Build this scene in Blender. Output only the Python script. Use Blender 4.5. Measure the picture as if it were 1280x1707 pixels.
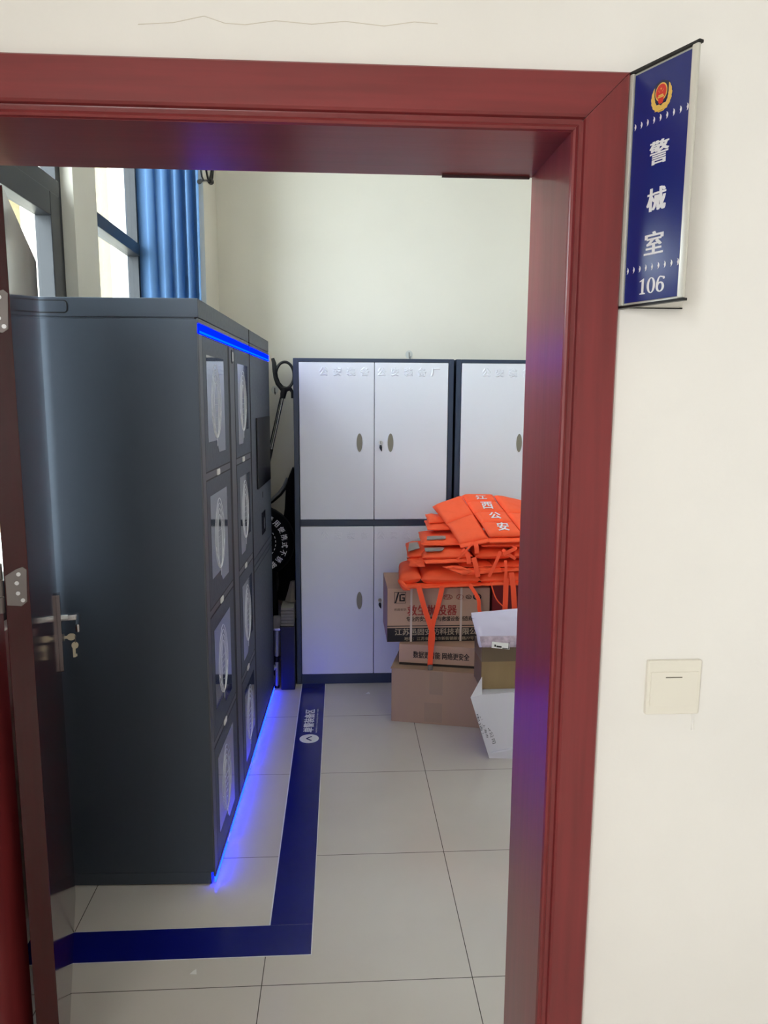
import bpy, bmesh, math, random
from mathutils import Vector, Matrix, noise

random.seed(7)
scene = bpy.context.scene
COL = scene.collection
for _o in list(bpy.data.objects):
    bpy.data.objects.remove(_o, do_unlink=True)

# ------------------------------------------------------------------ camera
CAM_RT = Vector((0.99829781, -0.05806827, 0.00543673))
CAM_UP = Vector((0.00334963, 0.15015071, 0.98865744))
CAM_FW = Vector((0.05822596, 0.98695635, -0.15008964))
cd = bpy.data.cameras.new('camera')
cam = bpy.data.objects.new('camera', cd)
COL.objects.link(cam)
cd.sensor_fit = 'VERTICAL'
cd.sensor_height = 36.0
cd.lens = 1240.12 / 1707.0 * 36.0
cd.clip_start = 0.02
cd.clip_end = 200
cam.matrix_world = Matrix(((CAM_RT.x, CAM_UP.x, -CAM_FW.x, 0.0),
                           (CAM_RT.y, CAM_UP.y, -CAM_FW.y, 0.0),
                           (CAM_RT.z, CAM_UP.z, -CAM_FW.z, 1.6389),
                           (0, 0, 0, 1)))
scene.camera = cam

# ------------------------------------------------------------------ light and exposure
scene.view_settings.view_transform = 'Standard'
scene.view_settings.look = 'None'
scene.view_settings.exposure = 0.0
scene.view_settings.gamma = 1.0
scene.view_settings.use_curve_mapping = False
scene.cycles.max_bounces = 10
scene.cycles.diffuse_bounces = 6
scene.cycles.glossy_bounces = 5
scene.cycles.transmission_bounces = 8
scene.cycles.sample_clamp_indirect = 8.0
scene.cycles.caustics_reflective = False
scene.cycles.caustics_refractive = False

SKY = 16.0                 # daylight strength
world = bpy.data.worlds.new('daylight')
scene.world = world
world.use_nodes = True
_bg = world.node_tree.nodes['Background']
_bg.inputs[0].default_value = (0.86, 0.94, 1.0, 1)
_bg.inputs[1].default_value = SKY

sl = bpy.data.lights.new('sun', 'SUN')
sl.energy = 5.0
sl.angle = 0.01
sl.color = (1.0, 0.93, 0.8)
sun = bpy.data.objects.new('sun', sl)
COL.objects.link(sun)
sun.rotation_euler = Vector((0.05, 1.0, -0.5)).to_track_quat('-Z', 'Y').to_euler()


def area_light(name, loc, direction, sx, sy, energy, color, portal=False):
    l = bpy.data.lights.new(name, 'AREA')
    l.shape = 'RECTANGLE'
    l.size, l.size_y = sx, sy
    l.energy = energy
    l.color = color
    o = bpy.data.objects.new(name, l)
    COL.objects.link(o)
    o.location = loc
    o.rotation_euler = Vector(direction).to_track_quat('-Z', 'Y').to_euler()
    if portal:
        l.cycles.is_portal = True
    return o


# daylight of the two room windows and of the corridor window
area_light('portal_room_window', (-1.22, 2.86, 2.1), (1, 0, 0), 2.7, 2.35, 1, (1, 1, 1), portal=True)
area_light('portal_corridor_window', (-1.06, -1.5, 1.85), (1, 0, 0), 1.2, 1.2, 1, (1, 1, 1), portal=True)
# daylight of the corridor window
area_light('corridor_daylight', (-0.95, -1.5, 1.85), (0.6, 0.8, 0.0), 1.0, 1.1, 25, (1.0, 0.98, 0.95))


# ------------------------------------------------------------------ helpers: materials
def lin(c):
    return tuple(((x / 12.92) if x <= 0.04045 else ((x + 0.055) / 1.055) ** 2.4) for x in (v / 255.0 for v in c))


def mat(name, rgb, rough=0.5, metal=0.0, spec=0.5, var=0.0, vscale=6.0, bump=0.0, bscale=120.0, stretch=(1, 1, 1),
        emit=None, estr=0.0, coat=0.0, ior=1.5, transmission=0.0, alpha=1.0, rvar=0.0):
    m = bpy.data.materials.new(name)
    m.use_nodes = True
    nt = m.node_tree
    b = nt.nodes['Principled BSDF']
    c = lin(rgb)
    b.inputs['Base Color'].default_value = (*c, 1)
    b.inputs['Roughness'].default_value = rough
    b.inputs['Metallic'].default_value = metal
    b.inputs['Specular IOR Level'].default_value = spec
    b.inputs['IOR'].default_value = ior
    b.inputs['Coat Weight'].default_value = coat
    b.inputs['Transmission Weight'].default_value = transmission
    b.inputs['Alpha'].default_value = alpha
    if emit:
        b.inputs['Emission Color'].default_value = (*emit, 1)
        b.inputs['Emission Strength'].default_value = estr
    if var or bump or rvar:
        tc = nt.nodes.new('ShaderNodeTexCoord')
        mp = nt.nodes.new('ShaderNodeMapping')
        mp.inputs['Scale'].default_value = stretch
        nt.links.new(tc.outputs['Object'], mp.inputs['Vector'])
        if var or rvar:
            n = nt.nodes.new('ShaderNodeTexNoise')
            n.inputs['Scale'].default_value = vscale
            n.inputs['Detail'].default_value = 5
            nt.links.new(mp.outputs[0], n.inputs['Vector'])
        if var:
            r = nt.nodes.new('ShaderNodeMapRange')
            r.inputs['From Min'].default_value = 0.3
            r.inputs['From Max'].default_value = 0.7
            r.inputs['To Min'].default_value = 1 - var
            r.inputs['To Max'].default_value = 1 + var
            nt.links.new(n.outputs[0], r.inputs[0])
            mx = nt.nodes.new('ShaderNodeVectorMath')
            mx.operation = 'SCALE'
            mx.inputs[0].default_value = c
            nt.links.new(r.outputs[0], mx.inputs['Scale'])
            nt.links.new(mx.outputs[0], b.inputs['Base Color'])
        if rvar:
            r2 = nt.nodes.new('ShaderNodeMapRange')
            r2.inputs['From Min'].default_value = 0.3
            r2.inputs['From Max'].default_value = 0.7
            r2.inputs['To Min'].default_value = max(0.02, rough - rvar)
            r2.inputs['To Max'].default_value = rough + rvar
            nt.links.new(n.outputs[0], r2.inputs[0])
            nt.links.new(r2.outputs[0], b.inputs['Roughness'])
        if bump:
            n2 = nt.nodes.new('ShaderNodeTexNoise')
            n2.inputs['Scale'].default_value = bscale
            n2.inputs['Detail'].default_value = 4
            nt.links.new(mp.outputs[0], n2.inputs['Vector'])
            bp = nt.nodes.new('ShaderNodeBump')
            bp.inputs['Strength'].default_value = bump
            bp.inputs['Distance'].default_value = 0.004
            nt.links.new(n2.outputs[0], bp.inputs['Height'])
            nt.links.new(bp.outputs[0], b.inputs['Normal'])
    return m


def tile_mat():
    m = bpy.data.materials.new('polished_tile')
    m.use_nodes = True
    nt = m.node_tree
    b = nt.nodes['Principled BSDF']
    N, Lk = nt.nodes.new, nt.links.new
    tc = N('ShaderNodeTexCoord')
    sx = N('ShaderNodeSeparateXYZ')
    Lk(tc.outputs['Object'], sx.inputs[0])

    def line(sock, off):
        a = N('ShaderNodeMath'); a.operation = 'SUBTRACT'; Lk(sock, a.inputs[0]); a.inputs[1].default_value = off
        p = N('ShaderNodeMath'); p.operation = 'PINGPONG'; Lk(a.outputs[0], p.inputs[0]); p.inputs[1].default_value = 0.3
        g = N('ShaderNodeMath'); g.operation = 'LESS_THAN'; Lk(p.outputs[0], g.inputs[0]); g.inputs[1].default_value = 0.0013
        return g
    gx, gy = line(sx.outputs[0], -0.2272), line(sx.outputs[1], 1.8916)
    mx = N('ShaderNodeMath'); mx.operation = 'MAXIMUM'; Lk(gx.outputs[0], mx.inputs[0]); Lk(gy.outputs[0], mx.inputs[1])
    n = N('ShaderNodeTexNoise'); n.inputs['Scale'].default_value = 3.0; n.inputs['Detail'].default_value = 8
    Lk(tc.outputs['Object'], n.inputs['Vector'])
    ramp = N('ShaderNodeMix'); ramp.data_type = 'RGBA'
    ramp.inputs['A'].default_value = (*lin((204, 196, 187)), 1)
    ramp.inputs['B'].default_value = (*lin((217, 210, 202)), 1)
    Lk(n.outputs[0], ramp.inputs['Factor'])
    gr = N('ShaderNodeMix'); gr.data_type = 'RGBA'
    Lk(mx.outputs[0], gr.inputs['Factor'])
    Lk(ramp.outputs['Result'], gr.inputs['A'])
    gr.inputs['B'].default_value = (*lin((88, 80, 74)), 1)
    Lk(gr.outputs['Result'], b.inputs['Base Color'])
    n3 = N('ShaderNodeTexNoise'); n3.inputs['Scale'].default_value = 9.0; n3.inputs['Detail'].default_value = 6
    Lk(tc.outputs['Object'], n3.inputs['Vector'])
    r2 = N('ShaderNodeMapRange')
    r2.inputs['To Min'].default_value = 0.10
    r2.inputs['To Max'].default_value = 0.24
    Lk(n3.outputs[0], r2.inputs[0])
    Lk(r2.outputs[0], b.inputs['Roughness'])
    return m


def wood_mat(name, stretch):
    m = mat(name, (124, 44, 46), rough=0.3, spec=0.55, var=0.16, vscale=5.0, stretch=stretch, bump=0.05, bscale=14.0)
    return m


M = {}
M['wall'] = mat('cream_wall_paint', (238, 235, 230), rough=0.75, spec=0.25, var=0.025, vscale=2.5, bump=0.12, bscale=55)
M['room_wall'] = mat('white_wall_paint', (223, 217, 204), rough=0.8, spec=0.2, var=0.02, vscale=2.0, bump=0.1, bscale=55)
M['ceil'] = mat('ceiling_paint', (228, 226, 220), rough=0.85, spec=0.2, var=0.01)
M['tile'] = tile_mat()
M['wood_x'] = wood_mat('red_wood_horizontal', (0.5, 5, 9))
M['wood_z'] = wood_mat('red_wood_vertical', (9, 5, 0.5))
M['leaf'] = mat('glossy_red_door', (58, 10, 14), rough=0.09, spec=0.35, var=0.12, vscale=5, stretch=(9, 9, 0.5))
M['dark_red'] = mat('dark_red_seal', (52, 18, 20), rough=0.5)
M['cab'] = mat('charcoal_powder_coat', (72, 80, 92), rough=0.5, metal=0.35, spec=0.5, rvar=0.03, vscale=60)
M['cab_edge'] = mat('charcoal_trim', (82, 84, 90), rough=0.42, metal=0.3)
M['groove'] = mat('black_groove', (14, 15, 20), rough=0.6)
M['glass'] = mat('mirrored_locker_glass', (128, 134, 142), rough=0.05, metal=0.8)
M['etch'] = mat('etched_white_line', (250, 252, 255), rough=0.6)
M['led'] = mat('blue_led', (0, 0, 20), rough=1.0, spec=0.0, emit=(0.0, 0.0025, 1.0), estr=10.0)
M['led_edge'] = mat('blue_led_edge', (0, 0, 20), rough=1.0, spec=0.0, emit=(0.0, 0.022, 1.0), estr=10.0)
M['led_floor'] = mat('blue_led_under', (0, 0, 20), rough=1.0, spec=0.0, emit=(0.002, 0.012, 1.0), estr=26.0)
M['screen'] = mat('black_screen_glass', (8, 9, 16), rough=0.2, spec=0.35)
M['lit_screen'] = mat('dim_screen_glow', (10, 14, 22), rough=0.1, emit=(0.012, 0.035, 0.05), estr=0.25)
M['white'] = mat('white_plastic', (232, 230, 225), rough=0.4)
M['switch'] = mat('switch_plastic', (234, 229, 216), rough=0.3)
M['navy'] = mat('navy_cabinet_frame', (38, 52, 74), rough=0.4, var=0.03)
M['panel'] = mat('light_grey_cabinet_paint', (222, 224, 230), rough=0.30, spec=0.5, bump=0.05, bscale=8)
M['recess'] = mat('beige_recess', (128, 124, 108), rough=0.5)
M['chrome'] = mat('brushed_steel', (190, 190, 192), rough=0.25, metal=1.0)
M['plate_steel'] = mat('dark_polished_steel', (112, 104, 106), rough=0.18, metal=1.0)
M['steel'] = mat('dull_steel', (112, 106, 104), rough=0.4, metal=0.9, var=0.05)
M['black'] = mat('black_plastic', (16, 16, 18), rough=0.45)
M['black_cloth'] = mat('black_cloth', (12, 12, 14), rough=0.9, spec=0.2, bump=0.3, bscale=90)
M['navy_dark'] = mat('dark_navy_case', (14, 18, 44), rough=0.5)
M['grey_paper'] = mat('grey_paper', (120, 116, 110), rough=0.8, var=0.1, vscale=30)
M['grey_cloth'] = mat('grey_cloth', (120, 112, 106), rough=0.9)
M['alu'] = mat('frosted_aluminium', (176, 178, 184), rough=0.4, metal=0.6, var=0.08, vscale=90)
M['tape'] = mat('navy_floor_film', (8, 16, 112), rough=0.22, spec=0.5, var=0.05, vscale=8)
M['print_white'] = mat('white_print', (226, 226, 230), rough=0.5)
M['print_dim'] = mat('pale_print', (128, 130, 165), rough=0.5)
M['sign_blue'] = mat('sign_blue', (22, 36, 112), rough=0.22, spec=0.5)
M['alu_rail'] = mat('satin_aluminium', (216, 214, 204), rough=0.32, metal=0.35)
M['gold'] = mat('badge_gold', (226, 186, 92), rough=0.4)
M['badge_red'] = mat('badge_red', (206, 52, 44), rough=0.4)
M['badge_navy'] = mat('badge_navy', (30, 36, 66), rough=0.4)
M['board'] = mat('kraft_cardboard', (188, 155, 133), rough=0.75, spec=0.25, var=0.05, vscale=5, stretch=(1, 1, 0.3))
M['board_low'] = mat('brown_cardboard', (172, 143, 118), rough=0.75, spec=0.25, var=0.06, vscale=4, stretch=(1, 1, 0.3))
M['board_olive'] = mat('olive_cardboard', (152, 128, 92), rough=0.75, spec=0.25, var=0.06, vscale=7, stretch=(3, 3, 0.4))
M['board_tape'] = mat('packing_tape', (118, 100, 76), rough=0.3)
M['board_patch'] = mat('brown_tape', (158, 131, 108), rough=0.3)
M['carton_white'] = mat('white_cardboard', (216, 214, 218), rough=0.6, var=0.02)
M['ink_black'] = mat('black_ink', (26, 22, 20), rough=0.7)
M['ink_and_shade'] = mat('dark_brown_ink_and_shade', (46, 34, 28), rough=0.7)
M['ink_red'] = mat('red_brown_ink', (156, 52, 44), rough=0.7)
M['ink_tan'] = mat('tan_letters', (168, 152, 130), rough=0.7)
M['ink_grey'] = mat('grey_ink', (40, 38, 42), rough=0.7)
M['strap_grey'] = mat('grey_strapping', (206, 192, 182), rough=0.4)
M['red_box'] = mat('red_carton', (132, 20, 32), rough=0.5, var=0.08)
M['film'] = mat('pale_lilac_bag', (206, 200, 220), rough=0.25, spec=0.6, bump=0.15, bscale=18)
M['film_print'] = mat('bag_contents', (178, 160, 172), rough=0.5, var=0.3, vscale=40)
M['orange'] = mat('orange_nylon', (255, 98, 56), rough=0.62, spec=0.3, var=0.05, vscale=10, bump=0.6, bscale=26)
M['orange_strap'] = mat('orange_webbing', (255, 92, 56), rough=0.7, spec=0.25)
M['reflective'] = mat('grey_reflective_band', (142, 134, 126), rough=0.45)
M['frame_dark'] = mat('dark_window_frame', (17, 20, 28), rough=0.4)
M['pane'] = mat('window_glass', (255, 255, 255), rough=0.0, transmission=1.0, ior=1.45)
M['curtain'] = mat('blue_curtain', (84, 112, 146), rough=0.9, spec=0.1, bump=0.1, bscale=200)
M['stucco'] = mat('beige_pebbledash', (88, 76, 50), rough=0.9, var=0.14, vscale=30, bump=0.5, bscale=40)
M['ground'] = mat('outdoor_ground', (170, 168, 160), rough=0.9, var=0.05)
M['clear'] = mat('clear_hook', (206, 206, 200), rough=0.2)
M['key'] = mat('key_metal', (176, 168, 150), rough=0.3, metal=0.9)
M['stain'] = mat('hairline_crack', (222, 215, 203), rough=0.8)

# translucent curtain cloth
_nt = M['curtain'].node_tree
_tr = _nt.nodes.new('ShaderNodeBsdfTranslucent')
_tr.inputs[0].default_value = (*lin((116, 166, 220)), 1)
_mx = _nt.nodes.new('ShaderNodeMixShader')
_mx.inputs[0].default_value = 0.3
_nt.links.new(_nt.nodes['Principled BSDF'].outputs[0], _mx.inputs[1])
_nt.links.new(_tr.outputs[0], _mx.inputs[2])
_nt.links.new(_mx.outputs[0], _nt.nodes['Material Output'].inputs[0])
# thin clear pane: mostly transparent with a glossy share
_nt = M['pane'].node_tree
_tp = _nt.nodes.new('ShaderNodeBsdfTransparent')
_tp.inputs[0].default_value = (0.93, 0.96, 0.96, 1)
_gl = _nt.nodes.new('ShaderNodeBsdfGlossy')
_gl.inputs['Roughness'].default_value = 0.02
_fr = _nt.nodes.new('ShaderNodeFresnel')
_fr.inputs[0].default_value = 1.45
_mx = _nt.nodes.new('ShaderNodeMixShader')
_ge = _nt.nodes.new('ShaderNodeNewGeometry')
_iv = _nt.nodes.new('ShaderNodeMath'); _iv.operation = 'SUBTRACT'; _iv.inputs[0].default_value = 1.0
_nt.links.new(_ge.outputs['Backfacing'], _iv.inputs[1])
_ml = _nt.nodes.new('ShaderNodeMath'); _ml.operation = 'MULTIPLY'
_nt.links.new(_fr.outputs[0], _ml.inputs[0])
_nt.links.new(_iv.outputs[0], _ml.inputs[1])
_nt.links.new(_ml.outputs[0], _mx.inputs[0])
_nt.links.new(_tp.outputs[0], _mx.inputs[1])
_nt.links.new(_gl.outputs[0], _mx.inputs[2])
_nt.links.new(_mx.outputs[0], _nt.nodes['Material Output'].inputs[0])


# ------------------------------------------------------------------ helpers: objects and meshes
ROOT_M = {}


def thing(name, label, cat, loc=(0, 0, 0), rotz=0.0, group=None, kind=None):
    o = bpy.data.objects.new(name, None)
    o.empty_display_size = 0.05
    COL.objects.link(o)
    o.location = loc
    o.rotation_euler = (0, 0, rotz)
    tag(o, label, cat, group, kind)
    ROOT_M[o.name] = Matrix.Translation(loc) @ Matrix.Rotation(rotz, 4, 'Z')
    return o


def tag(o, label=None, cat=None, group=None, kind=None):
    if label: o['label'] = label
    if cat: o['category'] = cat
    if group: o['group'] = group
    if kind: o['kind'] = kind
    return o


_TXT = {}


def glyphs(s):
    """outline mesh of a string with the built-in font, normalised to x 0..w, baseline 0, size 1"""
    if s in _TXT:
        return _TXT[s]
    cu = bpy.data.curves.new('lettering_outline', 'FONT')
    cu.body = s
    cu.size = 1.0
    cu.fill_mode = 'FRONT'
    cu.resolution_u = 3
    ob = bpy.data.objects.new('lettering_outline', cu)
    COL.objects.link(ob)
    bpy.context.view_layer.update()
    dg = bpy.context.evaluated_depsgraph_get()
    ev = ob.evaluated_get(dg)
    me = ev.to_mesh()
    vs = [tuple(v.co)[:2] for v in me.vertices]
    fs = [tuple(p.vertices) for p in me.polygons]
    ev.to_mesh_clear()
    bpy.data.objects.remove(ob, do_unlink=True)
    bpy.data.curves.remove(cu)
    _TXT[s] = (vs, fs)
    return vs, fs


class MB:
    def __init__(self):
        self.v, self.f = [], []
        self.bevelled = False

    def add(self, vs, fs, M4=None):
        b = len(self.v)
        if M4 is None:
            self.v += [Vector(p) for p in vs]
        else:
            self.v += [M4 @ Vector(p) for p in vs]
        self.f += [tuple(i + b for i in f) for f in fs]
        return self

    def box(self, x0, x1, y0, y1, z0, z1, bev=0.0, M4=None, seg=2):
        bm = bmesh.new()
        bmesh.ops.create_cube(bm, size=1.0)
        for v in bm.verts:
            v.co = Vector(((x0 + x1) / 2 + v.co.x * (x1 - x0), (y0 + y1) / 2 + v.co.y * (y1 - y0), (z0 + z1) / 2 + v.co.z * (z1 - z0)))
        if bev > 0:
            self.bevelled = True
            bmesh.ops.bevel(bm, geom=list(bm.edges), offset=bev, segments=seg, profile=0.5, affect='EDGES')
        bm.verts.ensure_lookup_table()
        bm.verts.index_update()
        vs = [tuple(v.co) for v in bm.verts]
        fs = [tuple(v.index for v in f.verts) for f in bm.faces]
        bm.free()
        return self.add(vs, fs, M4)

    def tube(self, pts, r, seg=8, closed=False, M4=None):
        pts = [Vector(p) for p in pts]
        n = len(pts)
        rs = r if isinstance(r, (list, tuple)) else [r] * n
        vs, fs = [], []
        prev = None
        for i, p in enumerate(pts):
            if closed:
                t = (pts[(i + 1) % n] - pts[i - 1])
            else:
                t = (pts[min(i + 1, n - 1)] - pts[max(i - 1, 0)])
            t.normalize()
            if prev is None:
                a = Vector((0, 0, 1)) if abs(t.z) < 0.9 else Vector((1, 0, 0))
                u = t.cross(a).normalized()
            else:
                u = (prev - t * prev.dot(t))
                u = u.normalized() if u.length > 1e-6 else t.orthogonal().normalized()
            prev = u
            w = t.cross(u)
            for k in range(seg):
                a = 2 * math.pi * k / seg
                vs.append(p + (u * math.cos(a) + w * math.sin(a)) * rs[i])
        m = n if closed else n - 1
        for i in range(m):
            j = (i + 1) % n
            for k in range(seg):
                l = (k + 1) % seg
                fs.append((i * seg + k, i * seg + l, j * seg + l, j * seg + k))
        if not closed:
            fs.append(tuple(range(seg))[::-1])
            fs.append(tuple((n - 1) * seg + k for k in range(seg)))
        return self.add(vs, fs, M4)

    def cyl(self, p0, p1, r, seg=20):
        return self.tube([p0, p1], r, seg)

    def extrude(self, poly, vec, M4=None):
        """closed 3D polygon swept along vec"""
        n = len(poly)
        vec = Vector(vec)
        vs = [Vector(p) for p in poly] + [Vector(p) + vec for p in poly]
        fs = [tuple(range(n))[::-1], tuple(range(n, 2 * n))]
        for i in range(n):
            j = (i + 1) % n
            fs.append((i, j, n + j, n + i))
        return self.add(vs, fs, M4)

    def strip(self, rows, thick_vec=None):
        """grid of rows (each a list of points) as a sheet; thick_vec gives it depth"""
        n, m = len(rows), len(rows[0])
        vs = [Vector(p) for r in rows for p in r]
        fs = [(i * m + j, i * m + j + 1, (i + 1) * m + j + 1, (i + 1) * m + j) for i in range(n - 1) for j in range(m - 1)]
        if thick_vec is not None:
            tv = Vector(thick_vec)
            b = len(vs)
            vs += [v + tv for v in vs]
            fs += [tuple(q + b for q in f[::-1]) for f in list(fs)]
            edge = [j for j in range(m)] + [i * m + m - 1 for i in range(1, n)] + [(n - 1) * m + j for j in range(m - 2, -1, -1)] + [i * m for i in range(n - 2, 0, -1)]
            for a, c in zip(edge, edge[1:] + edge[:1]):
                fs.append((c, a, a + b, c + b))
        return self.add(vs, fs)

    def ribbon(self, pts, width, thick, wdir=(1, 0, 0)):
        pts = [Vector(p) for p in pts]
        # smooth the path
        q = []
        n = len(pts)
        for i in range(n - 1):
            p0, p1, p2, p3 = pts[max(i - 1, 0)], pts[i], pts[i + 1], pts[min(i + 2, n - 1)]
            for k in range(5):
                t = k / 5
                q.append(0.5 * ((2 * p1) + (p2 - p0) * t + (2 * p0 - 5 * p1 + 4 * p2 - p3) * t * t + (3 * p1 - p0 - 3 * p2 + p3) * t ** 3))
        q.append(pts[-1])
        rows = []
        nrm = None
        wd = Vector(wdir).normalized()
        for i, p in enumerate(q):
            t = (q[min(i + 1, len(q) - 1)] - q[max(i - 1, 0)]).normalized()
            w = (wd - t * wd.dot(t)).normalized()
            rows.append([p - w * width / 2, p + w * width / 2])
        nrm = (q[-1] - q[0]).cross(wd).normalized() * thick
        return self.strip(rows, nrm)

    def text(self, s, M4, height=1.0, width=None, xbold=0.0, ybold=0.0, thick=0.0, slope=0.0):
        """s set in the local XY plane of M4, centred on its origin; height = cap box height, width forces the box width"""
        vs, fs = glyphs(s)
        if not vs:
            return self
        x0, x1 = min(v[0] for v in vs), max(v[0] for v in vs)
        y0, y1 = min(v[1] for v in vs), max(v[1] for v in vs)
        sy = height / (y1 - y0)
        sx = sy if width is None else width / (x1 - x0)
        cx, cy = (x0 + x1) / 2, (y0 + y1) / 2
        offs = [(0, 0)]
        if xbold: offs = [(-xbold, 0), (-xbold / 3, 0), (xbold / 3, 0), (xbold, 0)]
        if ybold: offs += [(dx, dy) for dx, _ in list(offs) for dy in (-ybold, ybold)]
        for k, (dx, dy) in enumerate(offs):
            P = [((v[0] - cx) * sx + dx, (v[1] - cy) * sy + dy, 0.00002 * k + thick) for v in vs]
            self.add(P, fs, M4)
            if thick:
                # side walls of the raised letters
                cnt = {}
                for f in fs:
                    for a, b in zip(f, f[1:] + f[:1]):
                        cnt[(a, b)] = 1
                side, sv = [], []
                out = {}
                for (a, b) in cnt:
                    if (b, a) not in cnt:
                        dx_, dy_ = P[b][0] - P[a][0], P[b][1] - P[a][1]
                        l_ = math.hypot(dx_, dy_) or 1.0
                        for q in (a, b):
                            o = out.setdefault(q, [0.0, 0.0])
                            o[0] += dy_ / l_
                            o[1] -= dx_ / l_
                for q, o in out.items():
                    l_ = math.hypot(*o) or 1.0
                    out[q] = (P[q][0] + o[0] / l_ * slope, P[q][1] + o[1] / l_ * slope, 0)
                for (a, b) in cnt:
                    if (b, a) not in cnt:
                        i = len(sv)
                        pa, pb = P[a], P[b]
                        sv += [pa, pb, out[b], out[a]]
                        side.append((i + 3, i + 2, i + 1, i))
                self.add(sv, side, M4)
        return self

    def pillow(self, c, thick, nu=14, nv=14, puff=4.0, wr=0.0, seed=0, sag=0.0, fl=0.004):
        """stuffed panel between four corners c (TL, TR, BR, BL); swells to both sides of that patch"""
        c = [Vector(p) for p in c]
        nrm = ((c[1] - c[0]).cross(c[3] - c[0]) + (c[1] - c[2]).cross(c[2] - c[3]) * 0).normalized()
        if nrm.z < 0: nrm = -nrm
        top, bot = [], []
        for i in range(nv + 1):
            v = i / nv
            rt, rb = [], []
            for j in range(nu + 1):
                u = j / nu
                p = (c[0] * (1 - u) + c[1] * u) * (1 - v) + (c[3] * (1 - u) + c[2] * u) * v
                e = max(0.0, (1 - abs(2 * u - 1) ** puff)) ** 0.55 * max(0.0, (1 - abs(2 * v - 1) ** puff)) ** 0.55
                h = thick / 2 * e + fl / 2
                k = 0.0
                if wr:
                    k = wr * (noise.noise(Vector((p.x * 16 + seed, p.y * 16, p.z * 16))) + 0.5 * noise.noise(Vector((p.x * 45 + seed, p.y * 45, p.z * 45))))
                dz = Vector((0, 0, -sag * (v ** 2)))
                side = Vector((noise.noise(Vector((v * 4 + seed, u * 4, 1))), noise.noise(Vector((v * 4, u * 4 + seed, 5))), 0)) * wr * 0.8
                rt.append(p + nrm * (h + k * (0.4 + 0.6 * e)) + dz + side)
                rb.append(p - nrm * (h - k * 0.3) + dz + side)
            top.append(rt)
            bot.append(rb)
        n, m = nv + 1, nu + 1
        vs = [p for r in top for p in r] + [p for r in bot for p in r]
        b = n * m
        fs = [(i * m + j, i * m + j + 1, (i + 1) * m + j + 1, (i + 1) * m + j) for i in range(n - 1) for j in range(m - 1)]
        fs += [tuple(q + b for q in f[::-1]) for f in list(fs)]
        edge = [j for j in range(m)] + [i * m + m - 1 for i in range(1, n)] + [(n - 1) * m + j for j in range(m - 2, -1, -1)] + [i * m for i in range(n - 2, 0, -1)]
        for a, d in zip(edge, edge[1:] + edge[:1]):
            fs.append((d, a, a + b, d + b))
        return self.add(vs, fs)

    def build(self, name, material, parent=None, local=False, smooth=True, angle=35.0, label=None, kind=None):
        me = bpy.data.meshes.new(name)
        vs = self.v
        if parent is not None:
            R = ROOT_M[parent.name]
            if not local:
                inv = R.inverted()
                vs = [inv @ p for p in vs]
        me.from_pydata([tuple(p) for p in vs], [], self.f)
        me.validate()
        bm = bmesh.new()
        bm.from_mesh(me)
        bmesh.ops.recalc_face_normals(bm, faces=bm.faces)
        bm.to_mesh(me)
        bm.free()
        me.materials.append(material)
        if smooth:
            me.polygons.foreach_set('use_smooth', [True] * len(me.polygons))
            me.set_sharp_from_angle(angle=math.radians(angle))
        o = bpy.data.objects.new(name, me)
        COL.objects.link(o)
        if smooth and self.bevelled:      # keep broad faces flat beside their rounded edges
            wn = o.modifiers.new('weighted_normal', 'WEIGHTED_NORMAL')
            wn.keep_sharp = True
            wn.weight = 100
        if parent is not None:
            o.parent = parent
            ROOT_M[o.name] = ROOT_M[parent.name]
        else:
            ROOT_M[o.name] = Matrix.Identity(4)
        if label: o['label'] = label
        if kind: o['kind'] = kind
        return o


def children_of(o):
    return [c for c in bpy.data.objects if c.parent == o]


def copy_tree(o, parent=None):
    c = o.copy()
    COL.objects.link(c)
    if parent is not None:
        c.parent = parent
    for ch in children_of(o):
        copy_tree(ch, c)
    return c


def face_M(origin, xdir, ydir):
    """matrix whose local X and Y follow xdir and ydir from origin, Z = their normal"""
    x, y = Vector(xdir).normalized(), Vector(ydir).normalized()
    z = x.cross(y).normalized()
    y = z.cross(x).normalized()
    o = Vector(origin)
    return Matrix(((x.x, y.x, z.x, o.x), (x.y, y.y, z.y, o.y), (x.z, y.z, z.z, o.z), (0, 0, 0, 1)))


def disc(rx, ry, n=32, cx=0.0, cy=0.0):
    return [(cx + rx * math.cos(2 * math.pi * k / n), cy + ry * math.sin(2 * math.pi * k / n), 0) for k in range(n)]


def rrect(w, h, r, n=5, cx=0.0, cy=0.0):
    out = []
    for (sx, sy, a0) in ((1, 1, 0), (-1, 1, 90), (-1, -1, 180), (1, -1, 270)):
        for k in range(n + 1):
            a = math.radians(a0 + 90 * k / n)
            out.append((cx + sx * (w / 2 - r) + r * math.cos(a), cy + sy * (h / 2 - r) + r * math.sin(a), 0))
    return out


# ------------------------------------------------------------------ the setting
YO, YI = 1.290, 1.530           # outer and inner face of the door wall
YB = 4.560                      # back wall
XW = -1.000                     # window wall, room side
HT = 3.42                       # ceiling

b = MB()
b.box(-1.2, 3.6, -2.6, 4.8, -0.06, 0.0)
b.build('floor', M['tile'], kind='structure')
b = MB()
b.box(-1.2, 3.6, -2.6, 4.8, HT, HT + 0.1)
b.build('ceiling', M['ceil'], kind='structure')

# door wall with the doorway cut out
XL, XR, ZT = -0.700, 0.381, 2.0747        # clear opening
b = MB()
b.box(-1.2, XL - 0.02, YO, YI, 0, HT)
b.box(XR + 0.02, 3.5, YO, YI, 0, HT)
b.box(XL - 0.02, XR + 0.02, YO, YI, ZT + 0.02, HT)
wall_front = b.build('wall_front', M['wall'], kind='structure')
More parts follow.
